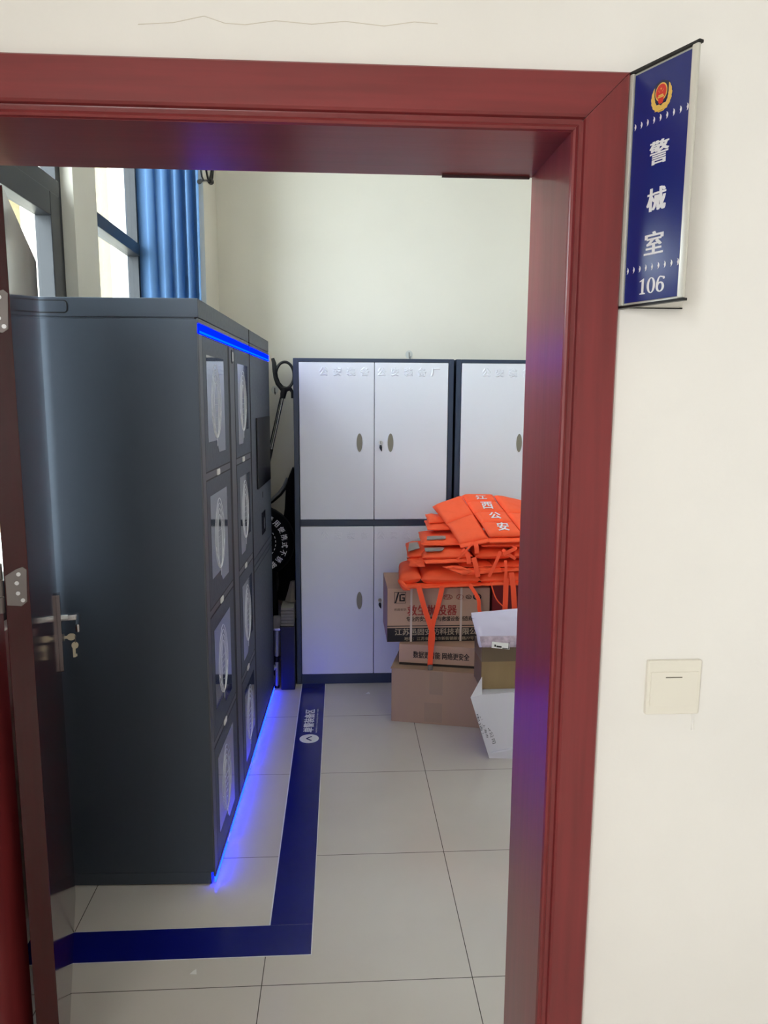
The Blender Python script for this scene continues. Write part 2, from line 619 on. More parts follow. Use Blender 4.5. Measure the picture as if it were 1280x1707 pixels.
# hairline plaster crack above the door and a run of dried paint under the switch
b = MB()
pts = [(-0.315, 2.219), (-0.26, 2.224), (-0.212, 2.233), (-0.18, 2.226), (-0.147, 2.223), (-0.10, 2.231), (-0.043, 2.229), (0.01, 2.233), (0.072, 2.230), (0.12, 2.236), (0.158, 2.236)]
b.tube([(x, YO - 0.0002, z + 0.002 * random.uniform(-1, 1)) for x, z in pts], 0.0007, 5)
b.build('crack', M['stain'], wall_front)
b = MB()
b.tube([(0.658, YO - 0.001, 1.075), (0.660, YO - 0.001, 1.045), (0.661, YO - 0.001, 1.026)], [0.0018, 0.0022, 0.0034], 8)
b.build('paint_drip', M['wall'], wall_front)

b = MB()
b.box(XW - 0.2, 3.5, YB, YB + 0.15, 0, HT)
b.build('wall_back', M['room_wall'], kind='structure')

# window wall: piers and spandrels around the two openings
W1 = (1.58, 3.011)
W2 = (3.285, 4.14)
SILL, HEAD = 0.95, 3.24
b = MB()
b.box(XW - 0.2, XW, YI, W1[0], 0, HT)
b.box(XW - 0.2, XW, W1[1], W2[0], 0, HT)
b.box(XW - 0.2, XW, W2[1], YB, 0, HT)
for w in (W1, W2):
    b.box(XW - 0.2, XW, w[0], w[1], 0, SILL)
    b.box(XW - 0.2, XW, w[0], w[1], HEAD, HT)
b.build('wall_left', M['room_wall'], kind='structure')
b = MB()
b.box(XW, -0.71, 4.14, YB, 0, HT)
b.build('wall_corner_pier', M['room_wall'], kind='structure')
b = MB()
b.box(1.62, 1.77, YI, YB, 0, HT)
b.build('wall_right', M['room_wall'], kind='structure')

# corridor behind the camera: window wall opposite the door, two end walls
b = MB()
b.box(-1.2, 3.5, -2.45, -2.3, 0, HT)
b.build('wall_corridor', M['wall'], kind='structure')
b = MB()
b.box(-1.2, -1.05, -2.3, -2.1, 0, HT)
b.box(-1.2, -1.05, -0.9, YO, 0, HT)
b.box(-1.2, -1.05, -2.1, -0.9, 0, 1.25)
b.box(-1.2, -1.05, -2.1, -0.9, 2.45, HT)
b.build('wall_corridor_left', M['wall'], kind='structure')
b = MB()
b.box(3.35, 3.5, -2.45, YO, 0, HT)
b.build('wall_corridor_right', M['wall'], kind='structure')


def window(name, w, mull, sash):
    xp = -1.066
    wn = thing(name, None, None, (xp, w[0], SILL), kind='structure')
    fr = MB()
    t = 0.05
    x0, x1 = xp - 0.035, xp + 0.02
    fr.box(x0, x1, w[0], w[0] + t, SILL, HEAD)
    fr.box(x0, x1, w[1] - t, w[1], SILL, HEAD)
    fr.box(x0, x1, w[0] + t, w[1] - t, SILL, SILL + t)
    fr.box(x0, x1, w[0] + t, w[1] - t, HEAD - t, HEAD)
    fr.box(x0 - 0.002, x1 + 0.012, w[0] + t, w[1] - t, 2.365, 2.425, 0.004)
    for y in mull:
        fr.box(x0, x1, y - 0.025, y + 0.025, SILL + t, 2.365)
        fr.box(x0, x1, y - 0.025, y + 0.025, 2.425, HEAD - t)
    f = fr.build('window_frame', M['frame_dark'], wn)
    for (y0, y1) in sash:
        s = MB()
        d = 0.085
        sx0, sx1 = xp - 0.02, xp + 0.04
        za, zb = SILL + t, 2.365
        s.box(sx0, sx1, y0, y0 + d, za, zb, 0.004)
        s.box(sx0, sx1, y1 - d, y1, za, zb, 0.004)
        s.box(sx0, sx1, y0 + d, y1 - d, za, za + d, 0.004)
        s.box(sx0, sx1, y0 + d, y1 - d, zb - d, zb, 0.004)
        s.build('window_sash', M['frame_dark'], wn)
    g = MB()
    g.box(xp - 0.008, xp - 0.004, w[0] + 0.03, w[1] - 0.03, SILL + 0.03, HEAD - 0.03)
    g.build('window_pane', M['pane'], wn)
    return wn


window('window_1', W1, [2.12], [(2.14, 2.93)])
window('window_2', W2, [], [])

# frame of the doorway: mitred casing and a deep jamb lining
trim = thing('trim_1', None, None, (XR, YO, 0), kind='structure')
CW = 0.091
# profile across the casing: (inward offset from the outer edge, y)
PROF = [(0.0, YO + 0.001), (0.0, YO - 0.013), (0.003, YO - 0.016), (0.066, YO - 0.016), (0.070, YO - 0.013), (0.0715, YO - 0.006), (0.079, YO - 0.005),
        (0.081, YO - 0.010), (0.086, YO - 0.013), (0.0895, YO - 0.011), (CW, YO - 0.006), (CW, YO + 0.001)]


def sweep_frame(a_of, b_of):
    n = len(PROF)
    vs = [a_of(o, y) for o, y in PROF] + [b_of(o, y) for o, y in PROF]
    fs = [(i, (i + 1) % n, n + (i + 1) % n, n + i) for i in range(n)] + [tuple(range(n))[::-1], tuple(range(n, 2 * n))]
    return vs, fs


TOP = ZT + CW
XRo, XLo = XR + CW, XL - CW
g = 0.0004
b = MB(); b.add(*sweep_frame(lambda o, y: (XLo + o, y, TOP - o + g), lambda o, y: (XRo - o, y, TOP - o + g)))
b.build('head_casing', M['wood_x'], trim)
b = MB(); b.add(*sweep_frame(lambda o, y: (XRo - o + g, y, TOP - o - g), lambda o, y: (XRo - o + g, y, 0)))
b.build('side_casing', M['wood_z'], trim)
b = MB(); b.add(*sweep_frame(lambda o, y: (XLo + o - g, y, TOP - o - g), lambda o, y: (XLo + o - g, y, 0)))
b.build('side_casing', M['wood_z'], trim)
YJ = 1.5395
b = MB(); b.box(XL - 0.018, XR + 0.018, YO - 0.006, YJ, ZT, ZT + 0.018)
b.build('head_jamb', M['wood_x'], trim)
b = MB(); b.box(XR, XR + 0.018, YO - 0.006, YJ, 0, ZT)
b.build('side_jamb', M['wood_z'], trim)
b = MB(); b.box(XL - 0.018, XL, YO - 0.006, YJ, 0, ZT)
b.build('side_jamb', M['wood_z'], trim)
b = MB()
b.box(XR - 0.06 - 0.12, XR - 0.006, YJ - 0.007, YJ - 0.001, ZT - 0.004, ZT)
b.build('seal_strip', M['dark_red'], trim)

# the open door leaf, swung into the room on its left hinges
D0 = Vector((-0.628, 1.502, 0))
D1 = Vector((-0.880, 2.300, 0))
dd = (D1 - D0)
DL = dd.length
d_ang = math.atan2(dd.y, dd.x)
door = thing('door_1', None, None, (D0.x, D0.y, 0), d_ang, kind='structure')
# local: x along the leaf from hinge edge, y = -(face) .. leaf thickness towards +y (the window side)
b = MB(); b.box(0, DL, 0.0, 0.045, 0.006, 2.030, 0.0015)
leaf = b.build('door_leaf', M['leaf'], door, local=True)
b = MB()
hx, hz = DL - 0.045, 0.925
b.extrude([(p[0] + hx, -0.0005, p[1] + hz) for p in rrect(0.042, 0.245, 0.008)], (0, -0.010, 0))
plate = b.build('handle_plate', M['plate_steel'], door, local=True)
b = MB()
b.cyl((hx, -0.010, hz + 0.045), (hx, -0.030, hz + 0.045), 0.012)
b.box(hx - 0.009, hx + 0.009, -0.058, -0.028, hz + 0.036, hz + 0.054, 0.003)
b.box(hx - 0.125, hx + 0.011, -0.066, -0.054, hz + 0.030, hz + 0.056, 0.005)
b.build('lever_handle', M['chrome'], door, local=True)
b = MB()
b.cyl((hx, -0.010, hz - 0.018), (hx, -0.016, hz - 0.018), 0.011)
b.build('lock_cylinder', M['steel'], door, local=True)
for hzc in (0.16, 1.262, 1.80):
    b = MB()
    poly = [(0.004, -0.036), (0.030, -0.040), (0.040, -0.032), (0.043, 0.034), (0.036, 0.040), (0.024, 0.036), (0.004, 0.024)]
    b.extrude([(-0.0002, 0.046 - y, hzc + z) for y, z in poly], (-0.0022, 0, 0))
    hp = b.build('hinge', M['steel'], door, local=True)
    b = MB()
    for (y, z) in ((0.028, 0.026), (0.024, 0.008), (0.025, -0.013), (0.033, -0.028)):
        b.cyl((-0.0022, 0.046 - y, hzc + z), (-0.0034, 0.046 - y, hzc + z), 0.0042, 12)
        b.box(-0.0038, -0.0033, 0.046 - y - 0.003, 0.046 - y + 0.003, hzc + z - 0.0006, hzc + z + 0.0006)
    b.build('screw', M['chrome'], hp, local=True)
    b = MB()
    for k in range(3):
        b.cyl((-0.003, 0.053, hzc - 0.05 + k * 0.034), (-0.003, 0.053, hzc - 0.05 + k * 0.034 + 0.032), 0.0068, 14)
    b.build('hinge_knuckle', M['steel'], hp, local=True)

# ------------------------------------------------------------------ outdoors, partly seen through the windows
b = MB()
b.box(-10.5, -4.58, 12.0, 16.0, -0.5, 7.5)
o = b.build('neighbouring_house', M['stucco'])
tag(o, 'sunlit beige pebbledash house seen outside the nearer window', 'house')
b = MB()
b.box(-5.2, 3.6, -9.0, -8.0, -0.5, 6.2)  # unseen wall, added to block the sun from the corridor
b.build('wall_sun_blocker', M['wall'], kind='structure')
b = MB()
b.box(-14.0, -1.2, -12.0, 24.0, -0.6, -0.5)
b.build('ground', M['ground'], kind='structure')

# ------------------------------------------------------------------ floor marking
fm = thing('floor_marking', 'dark blue L-shaped film on the floor tiles with white lettering and an arrow', 'floor marking', (-0.155, 2.07, 0))
X1, X2 = -0.2245, -0.093
b = MB(); b.box(X1 - 0.0042, X2 + 0.003, 2.002, 4.18, 0.0002, 0.0006); b.box(-0.95, X1 - 0.0042, 2.002, 2.136, 0.0002, 0.0006)
b.build('white_border', M['print_white'], fm, label='thin white border of the blue film')
b = MB(); b.box(X1, X2, 2.1345, 4.18, 0.0006, 0.0012)
b.build('strip', M['tape'], fm)
b = MB(); b.box(-0.95, X2, 2.005, 2.1335, 0.0006, 0.0012)
b.build('strip', M['tape'], fm)
b = MB()
b.text('单警装备区', face_M((-0.1645, 3.640, 0.0014), (0, 1, 0), (-1, 0, 0)), height=0.050, width=0.272, xbold=0.0016, ybold=0.0012)
b.text('INDIVIDUAL POLICE EQUIPMENT AREA', face_M((-0.1235, 3.640, 0.0014), (0, 1, 0), (-1, 0, 0)), height=0.0085, width=0.285)
b.build('lettering', M['print_white'], fm, smooth=False)
b = MB()
b.extrude([(p[0] - 0.1565, p[1] + 3.432, 0.0013) for p in disc(0.047, 0.047)], (0, 0, 0.0006))
ar = b.build('arrow_disc', M['print_white'], fm)
b = MB()
for sgn in (1, -1):
    b.box(0, 0.034, -0.004, 0.004, 0.0019, 0.0025, M4=Matrix.Translation((-0.170, 3.432, 0)) @ Matrix.Rotation(sgn * math.radians(42), 4, 'Z'))
b.build('arrow', M['tape'], ar)

# ------------------------------------------------------------------ door sign
sg = thing('door_sign', 'blue wall sign with badge and room number beside the red door frame', 'sign', (0.525, YO, 1.797))
S0, S1, S2 = Vector((0.4755, 1.2885, 0)), Vector((0.5345, 1.163, 0)), Vector((0.588, 1.2885, 0))
Z0, Z1 = 1.797, 2.163
dS = (S1 - S0).normalized()
nS = Vector((-dS.y, dS.x, 0))
if nS.y > 0: nS = -nS
WS = (S1 - S0).length
# body: thin folded plate
b = MB()
inn = 0.004
b.extrude([(S0.x, S0.y, Z0), (S1.x, S1.y, Z0), (S2.x, S2.y, Z0), (S2.x - inn, S2.y, Z0), (S1.x, S1.y + inn * 1.8, Z0), (S0.x + inn, S0.y, Z0)], (0, 0, Z1 - Z0))
b.build('folded_body', M['alu_rail'], sg)
S = lambda u, z, d: tuple(S0 + dS * u + nS * d + Vector((0, 0, z)))


def sbox(u0, u1, z0, z1, d0, d1, bev=0.0):
    """box on the visible face of the sign: u along the face, d out of it"""
    Mf = Matrix(((dS.x, nS.x, 0, S0.x), (dS.y, nS.y, 0, S0.y), (0, 0, 1, 0), (0, 0, 0, 1)))
    return MB().box(u0, u1, d0, d1, z0, z1, bev, Mf)


sbox(0.016, WS - 0.010, Z0 + 0.004, Z1 - 0.004, 0.0002, 0.0022).build('blue_face', M['sign_blue'], sg)
sbox(0.001, 0.015, Z0, Z1, 0.0002, 0.0060, 0.002).build('edge_rail', M['alu_rail'], sg)
sbox(WS - 0.011, WS + 0.001, Z0, Z1, 0.0002, 0.0060, 0.002).build('edge_rail', M['alu_rail'], sg)
b = MB()
for (za, zb) in ((Z1, Z1 + 0.004), (Z0 - 0.004, Z0)):
    c0 = S0 + nS * 0.006 - dS * 0.002
    c1 = S1 + nS * 0.005 + dS * 0.0015
    b.extrude([(c0.x, min(c0.y, 1.2892), za), (c1.x, c1.y, za), (S1.x + 0.004, S1.y, za), (S1.x, S1.y + 0.010, za), (S0.x + 0.006, 1.2892, za)], (0, 0, zb - za))
    b.build('end_cap', M['black'], sg)
    b = MB()
b.extrude([(S0.x + 0.004, 1.2885, Z0 + 0.001), (S1.x, S1.y + 0.008, Z0 + 0.001), (S2.x - 0.004, 1.2885, Z0 + 0.001)], (0, 0, -0.0015))
b.build('bottom_plate', M['alu_rail'], sg)
b = MB()
b.tube([(S0.x, 1.287, Z0 - 0.001), (S2.x, 1.287, Z0 - 0.001)], 0.0014, 6)
b.build('bottom_edge', M['black'], sg)
Mt = lambda u, z, d=0.0026: face_M(S(u, z, d), dS, (0, 0, 1))
UC = 0.5 * (0.016 + WS - 0.010)
for ch, z in (('警', 2.028), ('械', 1.957), ('室', 1.890)):
    b = MB()
    b.text(ch, Mt(UC + 0.001, z), height=0.035, width=0.036, xbold=0.0016, ybold=0.0003)
    b.build('lettering', M['print_white'], sg, smooth=False)
b = MB()
# room number in heavy serif figures
def ring(mb, M4, ox, rx, ry, ix, iy, cy=0.0, n=28):
    vs, fs = [], []
    for k in range(n):
        a = 2 * math.pi * k / n
        vs.append((ox + rx * math.cos(a), cy + ry * math.sin(a), 0))
        vs.append((ox + ix * math.cos(a), cy + iy * math.sin(a), 0))
    for k in range(n):
        j = (k + 1) % n
        fs.append((2 * k, 2 * j, 2 * j + 1, 2 * k + 1))
    mb.add(vs, fs, M4)
Mn = Mt(UC, 1.824)
hN = 0.0125
b.add([(-0.0235, -hN, 0), (-0.0115, -hN, 0), (-0.0115, -hN + 0.0016, 0), (-0.0150, -hN + 0.0026, 0), (-0.0150, hN, 0), (-0.0165, hN, 0), (-0.0240, hN - 0.0035, 0),
       (-0.0240, hN - 0.005, 0), (-0.0198, hN - 0.0042, 0), (-0.0198, -hN + 0.0026, 0), (-0.0235, -hN + 0.0016, 0)], [tuple(range(11))], Mn)
ring(b, Mn, 0.0, 0.0088, hN, 0.0038, hN - 0.0016)
ring(b, Mn, 0.0185, 0.0085, 0.0080, 0.0036, 0.0060, cy=-0.0045)
tail_o = [(0.0185 - 0.0085 * math.cos(a), -0.0045 + 0.0170 * math.sin(a)) for a in [i * math.pi / 2 / 10 for i in range(11)]]
tail_i = [(0.0185 - 0.0038 * math.cos(a), -0.0045 + 0.0152 * math.sin(a)) for a in [i * math.pi / 2 / 10 for i in range(11)]]
tv = [(x, y, 0.00003) for x, y in tail_o + tail_i]
b.add(tv, [(i, i + 1, 12 + i, 11 + i) for i in range(10)], Mn)
b.add([(0.0255 + 0.0022 * math.cos(a), 0.0088 + 0.0022 * math.sin(a), 0.00004) for a in [k * math.pi / 6 for k in range(12)]], [tuple(range(12))], Mn)
b.add([(0.018, 0.0108, 0.00005), (0.018, 0.0125, 0.00005), (0.0262, 0.0110, 0.00005), (0.0262, 0.0088, 0.00005)], [(0, 1, 2, 3)], Mn)
b.build('room_number', M['print_white'], sg, smooth=False)
for zc in (2.079, 1.853):
    b = MB()
    for k in range(9):
        u = 0.020 + k * (WS - 0.036) / 8
        arc = []
        for i in range(7):
            a = math.radians(-75 + 25 * i)
            arc.append((0.0042 * math.cos(a) - 0.001, 0.0054 * math.sin(a)))
        arc2 = [(x - 0.0033 * (1.2 - abs(y) / 0.0054), y) for x, y in arc]
        vs = [(x, y, 0) for x, y in arc] + [(x, y, 0) for x, y in arc2]
        b.add(vs, [(i, i + 1, 8 + i, 7 + i) for i in range(6)], Mt(min(u, WS - 0.014), zc))
    b.build('chevron_border', M['print_white'], sg, smooth=False)
# badge: golden sprays cupping a dark shield with a red round crest
em = MB()
Me = Mt(UC, 2.111)
for sgn in (1, -1):
    for k in range(7):
        a = math.radians(-88 + k * 20)
        cx, cy = sgn * 0.0165 * math.cos(a), 0.0185 * math.sin(a) - 0.001
        lf = []
        for i in range(10):
            t = 2 * math.pi * i / 10
            lx, ly = 0.0068 * math.cos(t), 0.0036 * math.sin(t)
            ta = a + math.radians(70)
            lf.append((cx + sgn * (lx * math.cos(ta) - ly * math.sin(ta)), cy + lx * math.sin(ta) + ly * math.cos(ta), 0.0001 * k))
        em.add(lf, [tuple(range(10))], Me)
em.extrude([(-0.012, -0.021, 0), (0.012, -0.021, 0), (0.009, -0.012, 0), (-0.009, -0.012, 0)], (0, 0, 0.0006), Me)
emb = em.build('badge', M['gold'], sg, smooth=False)
b = MB()
b.extrude([(x, y, 0.0006) for x, y in [(0, 0.0225), (0.008, 0.020), (0.0135, 0.0165), (0.0135, 0.002), (0.010, -0.008), (0, -0.0145), (-0.010, -0.008), (-0.0135, 0.002), (-0.0135, 0.0165), (-0.008, 0.020)]], (0, 0, 0.0006), Me)
b.build('shield', M['badge_navy'], emb, smooth=False)
b = MB()
ring(b, Me @ Matrix.Translation((0, 0, 0.0014)), 0, 0.0118, 0.0135, 0.0098, 0.0115, cy=0.005)
b.box(-0.0062, 0.0062, -0.0032, -0.0012, 0.0020, 0.0022, 0, Me)
b.box(-0.0045, 0.0045, -0.0008, 0.0012, 0.0020, 0.0022, 0, Me)
for (x, y, r) in ((0, 0.0098, 0.0019), (-0.0045, 0.0075, 0.0009), (0.0045, 0.0075, 0.0009), (-0.0032, 0.0055, 0.0009), (0.0032, 0.0055, 0.0009)):
    star = [(x + (r if i % 2 == 0 else r * 0.42) * math.sin(i * math.pi / 5), y + (r if i % 2 == 0 else r * 0.42) * math.cos(i * math.pi / 5), 0.0021) for i in range(10)]
    b.add(star, [tuple(range(10))], Me)
b.build('crest_detail', M['gold'], emb, smooth=False)
b = MB()
b.extrude([(p[0], p[1] + 0.005, 0.0013) for p in disc(0.0100, 0.0117)], (0, 0, 0.0005), Me)
b.extrude([(x, y, 0.0013) for x, y in ((-0.006, -0.006), (0.006, -0.006), (0.003, -0.012), (-0.003, -0.012))], (0, 0, 0.0005), Me)
b.build('crest', M['badge_red'], emb, smooth=False)

# ------------------------------------------------------------------ light switch
sw = thing('light_switch', 'cream rocker light switch on the wall right of the door frame', 'light switch', (0.6145, YO, 1.060))
b = MB(); b.box(0.5635, 0.6655, YO - 0.011, YO, 1.061, 1.1655, 0.003, seg=3)
b.build('plate', M['switch'], sw)
b = MB()
b.box(0.5695, 0.6595, YO - 0.0135, YO - 0.0105, 1.0785, 1.1445, 0.001)
rk = b.build('rocker', M['switch'], sw)
b = MB(); b.box(0.597, 0.628, YO - 0.0140, YO - 0.0132, 1.1335, 1.1355)
b.build('indicator', M['recess'], rk)

# ------------------------------------------------------------------ equipment locker (charcoal) and control cabinet
A0 = Vector((-0.4283, 2.343, 0))
rz = -math.atan2(0.0509, 1.7101)
HB = 1.937
LK = thing('equipment_locker', 'tall charcoal smart locker with eight glazed doors and blue light strips', 'locker', tuple(A0), rz)
DEP = 0.535
L1 = 1.010


def Lb(*a, **k):
    return MB().box(*a, **k)


b = MB()
b.box(-DEP, -0.004, 0.002, L1, 0.045, 1.876, 0.003)
b.box(-DEP, -0.012, 0.004, L1 - 0.002, 1.876, 1.880)
b.box(-DEP + 0.03, -0.055, 0.03, L1 - 0.002, 0.004, 0.045)
b.box(-DEP, -0.014, 0.002, 0.03, 0.004, 0.046)
b.build('body', M['cab'], LK, local=True)
b = MB(); b.box(-DEP, 0.0, 0.0, L1, 1.880, HB, 0.003)
b.build('top_cap', M['cab'], LK, local=True)
# side pull handle: rounded plate in a thin dark joint
b = MB()
b.extrude([(p[0] - 0.475, 0.0003, p[1] + 1.909) for p in rrect(0.174, 0.0390, 0.012)], (0, -0.0008, 0))
hj = b.build('handle_joint', M['groove'], LK, local=True)
b = MB()
b.extrude([(p[0] - 0.475, 0.0, p[1] + 1.909) for p in rrect(0.166, 0.0320, 0.009)], (0, -0.0016, 0))
b.build('pull_handle', M['cab'], hj, local=True)
# light strips
b = MB(); b.box(-0.004, 0.0015, 0.004, L1 - 0.004, 1.834, 1.862)
ls_ = b.build('light_strip', M['led'], LK, local=True)
b = MB(); b.box(0.0013, 0.0028, 0.005, L1 - 0.005, 1.835, 1.841)
b.build('bright_edge', M['led_edge'], ls_, local=True)
b = MB(); b.box(-0.012, 0.0022, L1, 1.0165, 0.046, 1.935)
b.build('side_seam', M['groove'], LK, local=True)
b = MB(); b.box(-0.004, 0.001, 0.002, L1 - 0.004, 0.010, 0.029)
b.build('light_strip', M['led_floor'], LK, local=True)
# front frame: rails above, below, side stiles and the centre post
b = MB()
b.box(-0.006, 0.0, 0.0, 0.047, 0.046, 1.832, 0.002)
b.box(-0.006, 0.0, 0.0, L1, 1.8645, 1.8785, 0.002)
b.box(-0.006, 0.0, L1 - 0.008, L1, 0.046, 1.832)
b.box(-0.006, 0.002, 0.0, L1, 0.030, 0.046, 0.002)
b.build('front_frame', M['cab_edge'], LK, local=True)
b = MB(); b.box(-0.006, -0.002, 0.486, 0.628, 0.046, 1.832)
post = b.build('centre_groove', M['groove'], LK, local=True)
b = MB(); b.box(-0.004, 0.001, 0.515, 0.612, 0.046, 1.828, 0.002)
b.build('centre_post', M['cab_edge'], LK, local=True)
b = MB()
b.extrude([(0.001, 0.565 + p[0], 1.795 + p[1]) for p in rrect(0.030, 0.052, 0.012)], (0.002, 0, 0))
sl_ = b.build('indicator_slot', M['groove'], LK, local=True)
b = MB()
b.extrude([(0.002, 0.572 + p[0], 1.795 + p[1]) for p in rrect(0.014, 0.036, 0.0068)], (0.0035, 0, 0))
b.build('indicator_lamp', M['white'], sl_, local=True)


def locker_door(kind):
    """one locker door in local coordinates, its lower near corner at y=0 z=0 of the door"""
    w, h = (0.430, 0.424) if kind == 'near' else (0.368, 0.424)
    d = MB(); d.box(-0.006, 0.0, 0.0, w, 0.0, h, 0.0015)
    dr = d.build('locker_door', M['cab'], LK, local=True)
    d = MB(); d.box(-0.0045, -0.0006, -0.004, w + 0.004, -0.0045, h + 0.0045)
    d.build('door_joint', M['groove'], dr, local=True)
    if kind == 'near':
        y0, y1, ym = 0.045, 0.342, 0.185
        zt, za, zb = 0.371, 0.093, 0.050
        poly = [(y0, zt), (y0, za), (ym, za), (ym + 0.035, zb), (y1, zb), (y1, zt)]
    else:
        y0, y1, ym = 0.058, 0.318, 0.165
        zt, za, zb = 0.371, 0.050, 0.105
        poly = [(y0, zt), (y0, za), (ym, za), (ym + 0.045, zb), (y1, zb), (y1, zt)]
    d = MB(); d.extrude([(-0.001, y, z) for y, z in poly], (0.0018, 0, 0))
    d.build('window_glass', M['glass'], dr, local=True)
    d = MB()
    yc = 0.5 * (y0 + y1)
    for (ry, r0, r1) in ((0.085, 0.30, 0.16), (0.068, 0.285, 0.165), (0.05, 0.268, 0.175), (0.034, 0.25, 0.185)):
        loop = []
        for k in range(36):
            a = 2 * math.pi * k / 36
            z = 0.215 + (r0 - 0.185 if math.sin(a) > 0 else 0.115) * math.sin(a) * (1.0 if math.sin(a) < 0 else 1.15)
            y = yc + ry * math.cos(a) * (1 - 0.25 * max(0, math.sin(a)) ** 2)
            loop.append((0.0011, y, z))
        d.tube(loop, 0.0007, 4, closed=True)
    d.tube([(0.0011, yc - 0.078, 0.19), (0.0011, yc - 0.03, 0.125), (0.0011, yc, 0.105), (0.0011, yc, 0.072)], 0.0006, 4)
    d.tube([(0.0011, yc + 0.078, 0.19), (0.0011, yc + 0.03, 0.125), (0.0011, yc, 0.105)], 0.0006, 4)
    for k in range(5):
        d.tube([(0.0011, yc - 0.03 + 0.006 * k, 0.235 - 0.022 * k), (0.0011, yc + 0.03 - 0.006 * k, 0.235 - 0.022 * k)], 0.0004, 4)
    d.build('etched_drawing', M['etch'], dr, local=True)
    return dr


PITCH = 0.4545
first = {}
for kind, yy in (('near', 0.050), ('far', 0.630)):
    for r in range(4):
        z = 1.828 - 0.424 - r * PITCH
        if kind not in first:
            dr = first[kind] = locker_door(kind)
        else:
            dr = copy_tree(first[kind], LK)
        dr.location = (0, yy, z)
        # label window under each door
        d = MB()
        yc = yy + (0.20 if kind == 'near' else 0.17)
        d.extrude([(-0.0015, yc + p[0], z - 0.0165 + p[1]) for p in rrect(0.05, 0.020, 0.006)], (0.003, 0, 0))
        d.build('number_tag', M['white'], LK, local=True)
for r in range(4):
    z = 1.828 - 0.424 - r * PITCH
    for (y0, y1) in ((0.049, 0.484), (0.630, 1.0)):
        b = MB()
        b.box(-0.005, -0.0012, y0, y1, z - 0.0290, z - 0.0030)
        b.build('door_rail', M['cab_edge'], LK, local=True)

CC = thing('control_cabinet', 'narrow charcoal control cabinet with black touch screen at far end of the locker', 'cabinet', tuple(A0), rz)
Y0c, Y1c = 1.018, 1.700
b = MB()
b.box(-DEP, -0.004, Y0c, Y1c, 0.045, 1.876, 0.003)
b.box(-DEP, -0.012, Y0c, Y1c, 1.876, 1.880)
b.box(-DEP + 0.03, -0.055, Y0c, Y1c - 0.02, 0.004, 0.046)
b.build('body', M['cab'], CC, local=True)
b = MB(); b.box(-DEP, 0.0, Y0c, Y1c, 1.880, HB, 0.003)
b.build('top_cap', M['cab'], CC, local=True)
b = MB(); b.box(-0.004, 0.0015, Y0c + 0.004, Y1c - 0.004, 1.834, 1.862)
ls_ = b.build('light_strip', M['led'], CC, local=True)
b = MB(); b.box(0.0013, 0.0028, Y0c + 0.005, Y1c - 0.005, 1.835, 1.841)
b.build('bright_edge', M['led_edge'], ls_, local=True)
b = MB(); b.box(-0.004, 0.001, Y0c + 0.004, Y1c - 0.004, 0.010, 0.029)
b.build('light_strip', M['led_floor'], CC, local=True)
b = MB()
b.box(-0.006, 0.0, Y0c, Y1c, 0.905, 1.830, 0.002)
b.box(-0.006, 0.0, Y0c, Y1c, 1.8645, 1.8785, 0.002)
b.box(-0.006, 0.0, Y0c, Y1c, 0.845, 0.868, 0.002)
b.box(-0.006, 0.0, Y0c, Y1c, 0.872, 0.901, 0.002)
b.build('front_panel', M['cab'], CC, local=True)
b = MB(); b.box(-0.006, 0.0, Y0c, Y1c, 0.050, 0.841, 0.002)
b.build('lower_door', M['cab'], CC, local=True)
b = MB(); b.box(-0.006, 0.002, Y0c, Y1c, 0.030, 0.047, 0.002)
b.build('bottom_rail', M['cab_edge'], CC, local=True)
b = MB(); b.box(-0.001, 0.008, 1.175, 1.645, 1.213, 1.548, 0.003)
b.build('touch_screen', M['screen'], CC, local=True)
b = MB(); b.box(-0.001, 0.003, 1.315, 1.437, 0.968, 1.08, 0.002)
fr_ = b.build('reader_slot', M['screen'], CC, local=True)
b = MB(); b.extrude([(0.003, 1.38 + p[0], 1.02 + p[1]) for p in disc(0.0, 0.0, 3)] if False else [(0.003, 1.38 + x, 1.02 + z) for x, z in [(0.02 * math.cos(k * math.pi / 8), 0.03 * math.sin(k * math.pi / 8)) for k in range(16)]], (0.002, 0, 0))
b.build('reader_button', M['cab_edge'], fr_, local=True)
b = MB(); b.box(-0.001, 0.0015, 1.36, 1.375, 1.15, 1.18)
b.build('sensor_slot', M['groove'], CC, local=True)

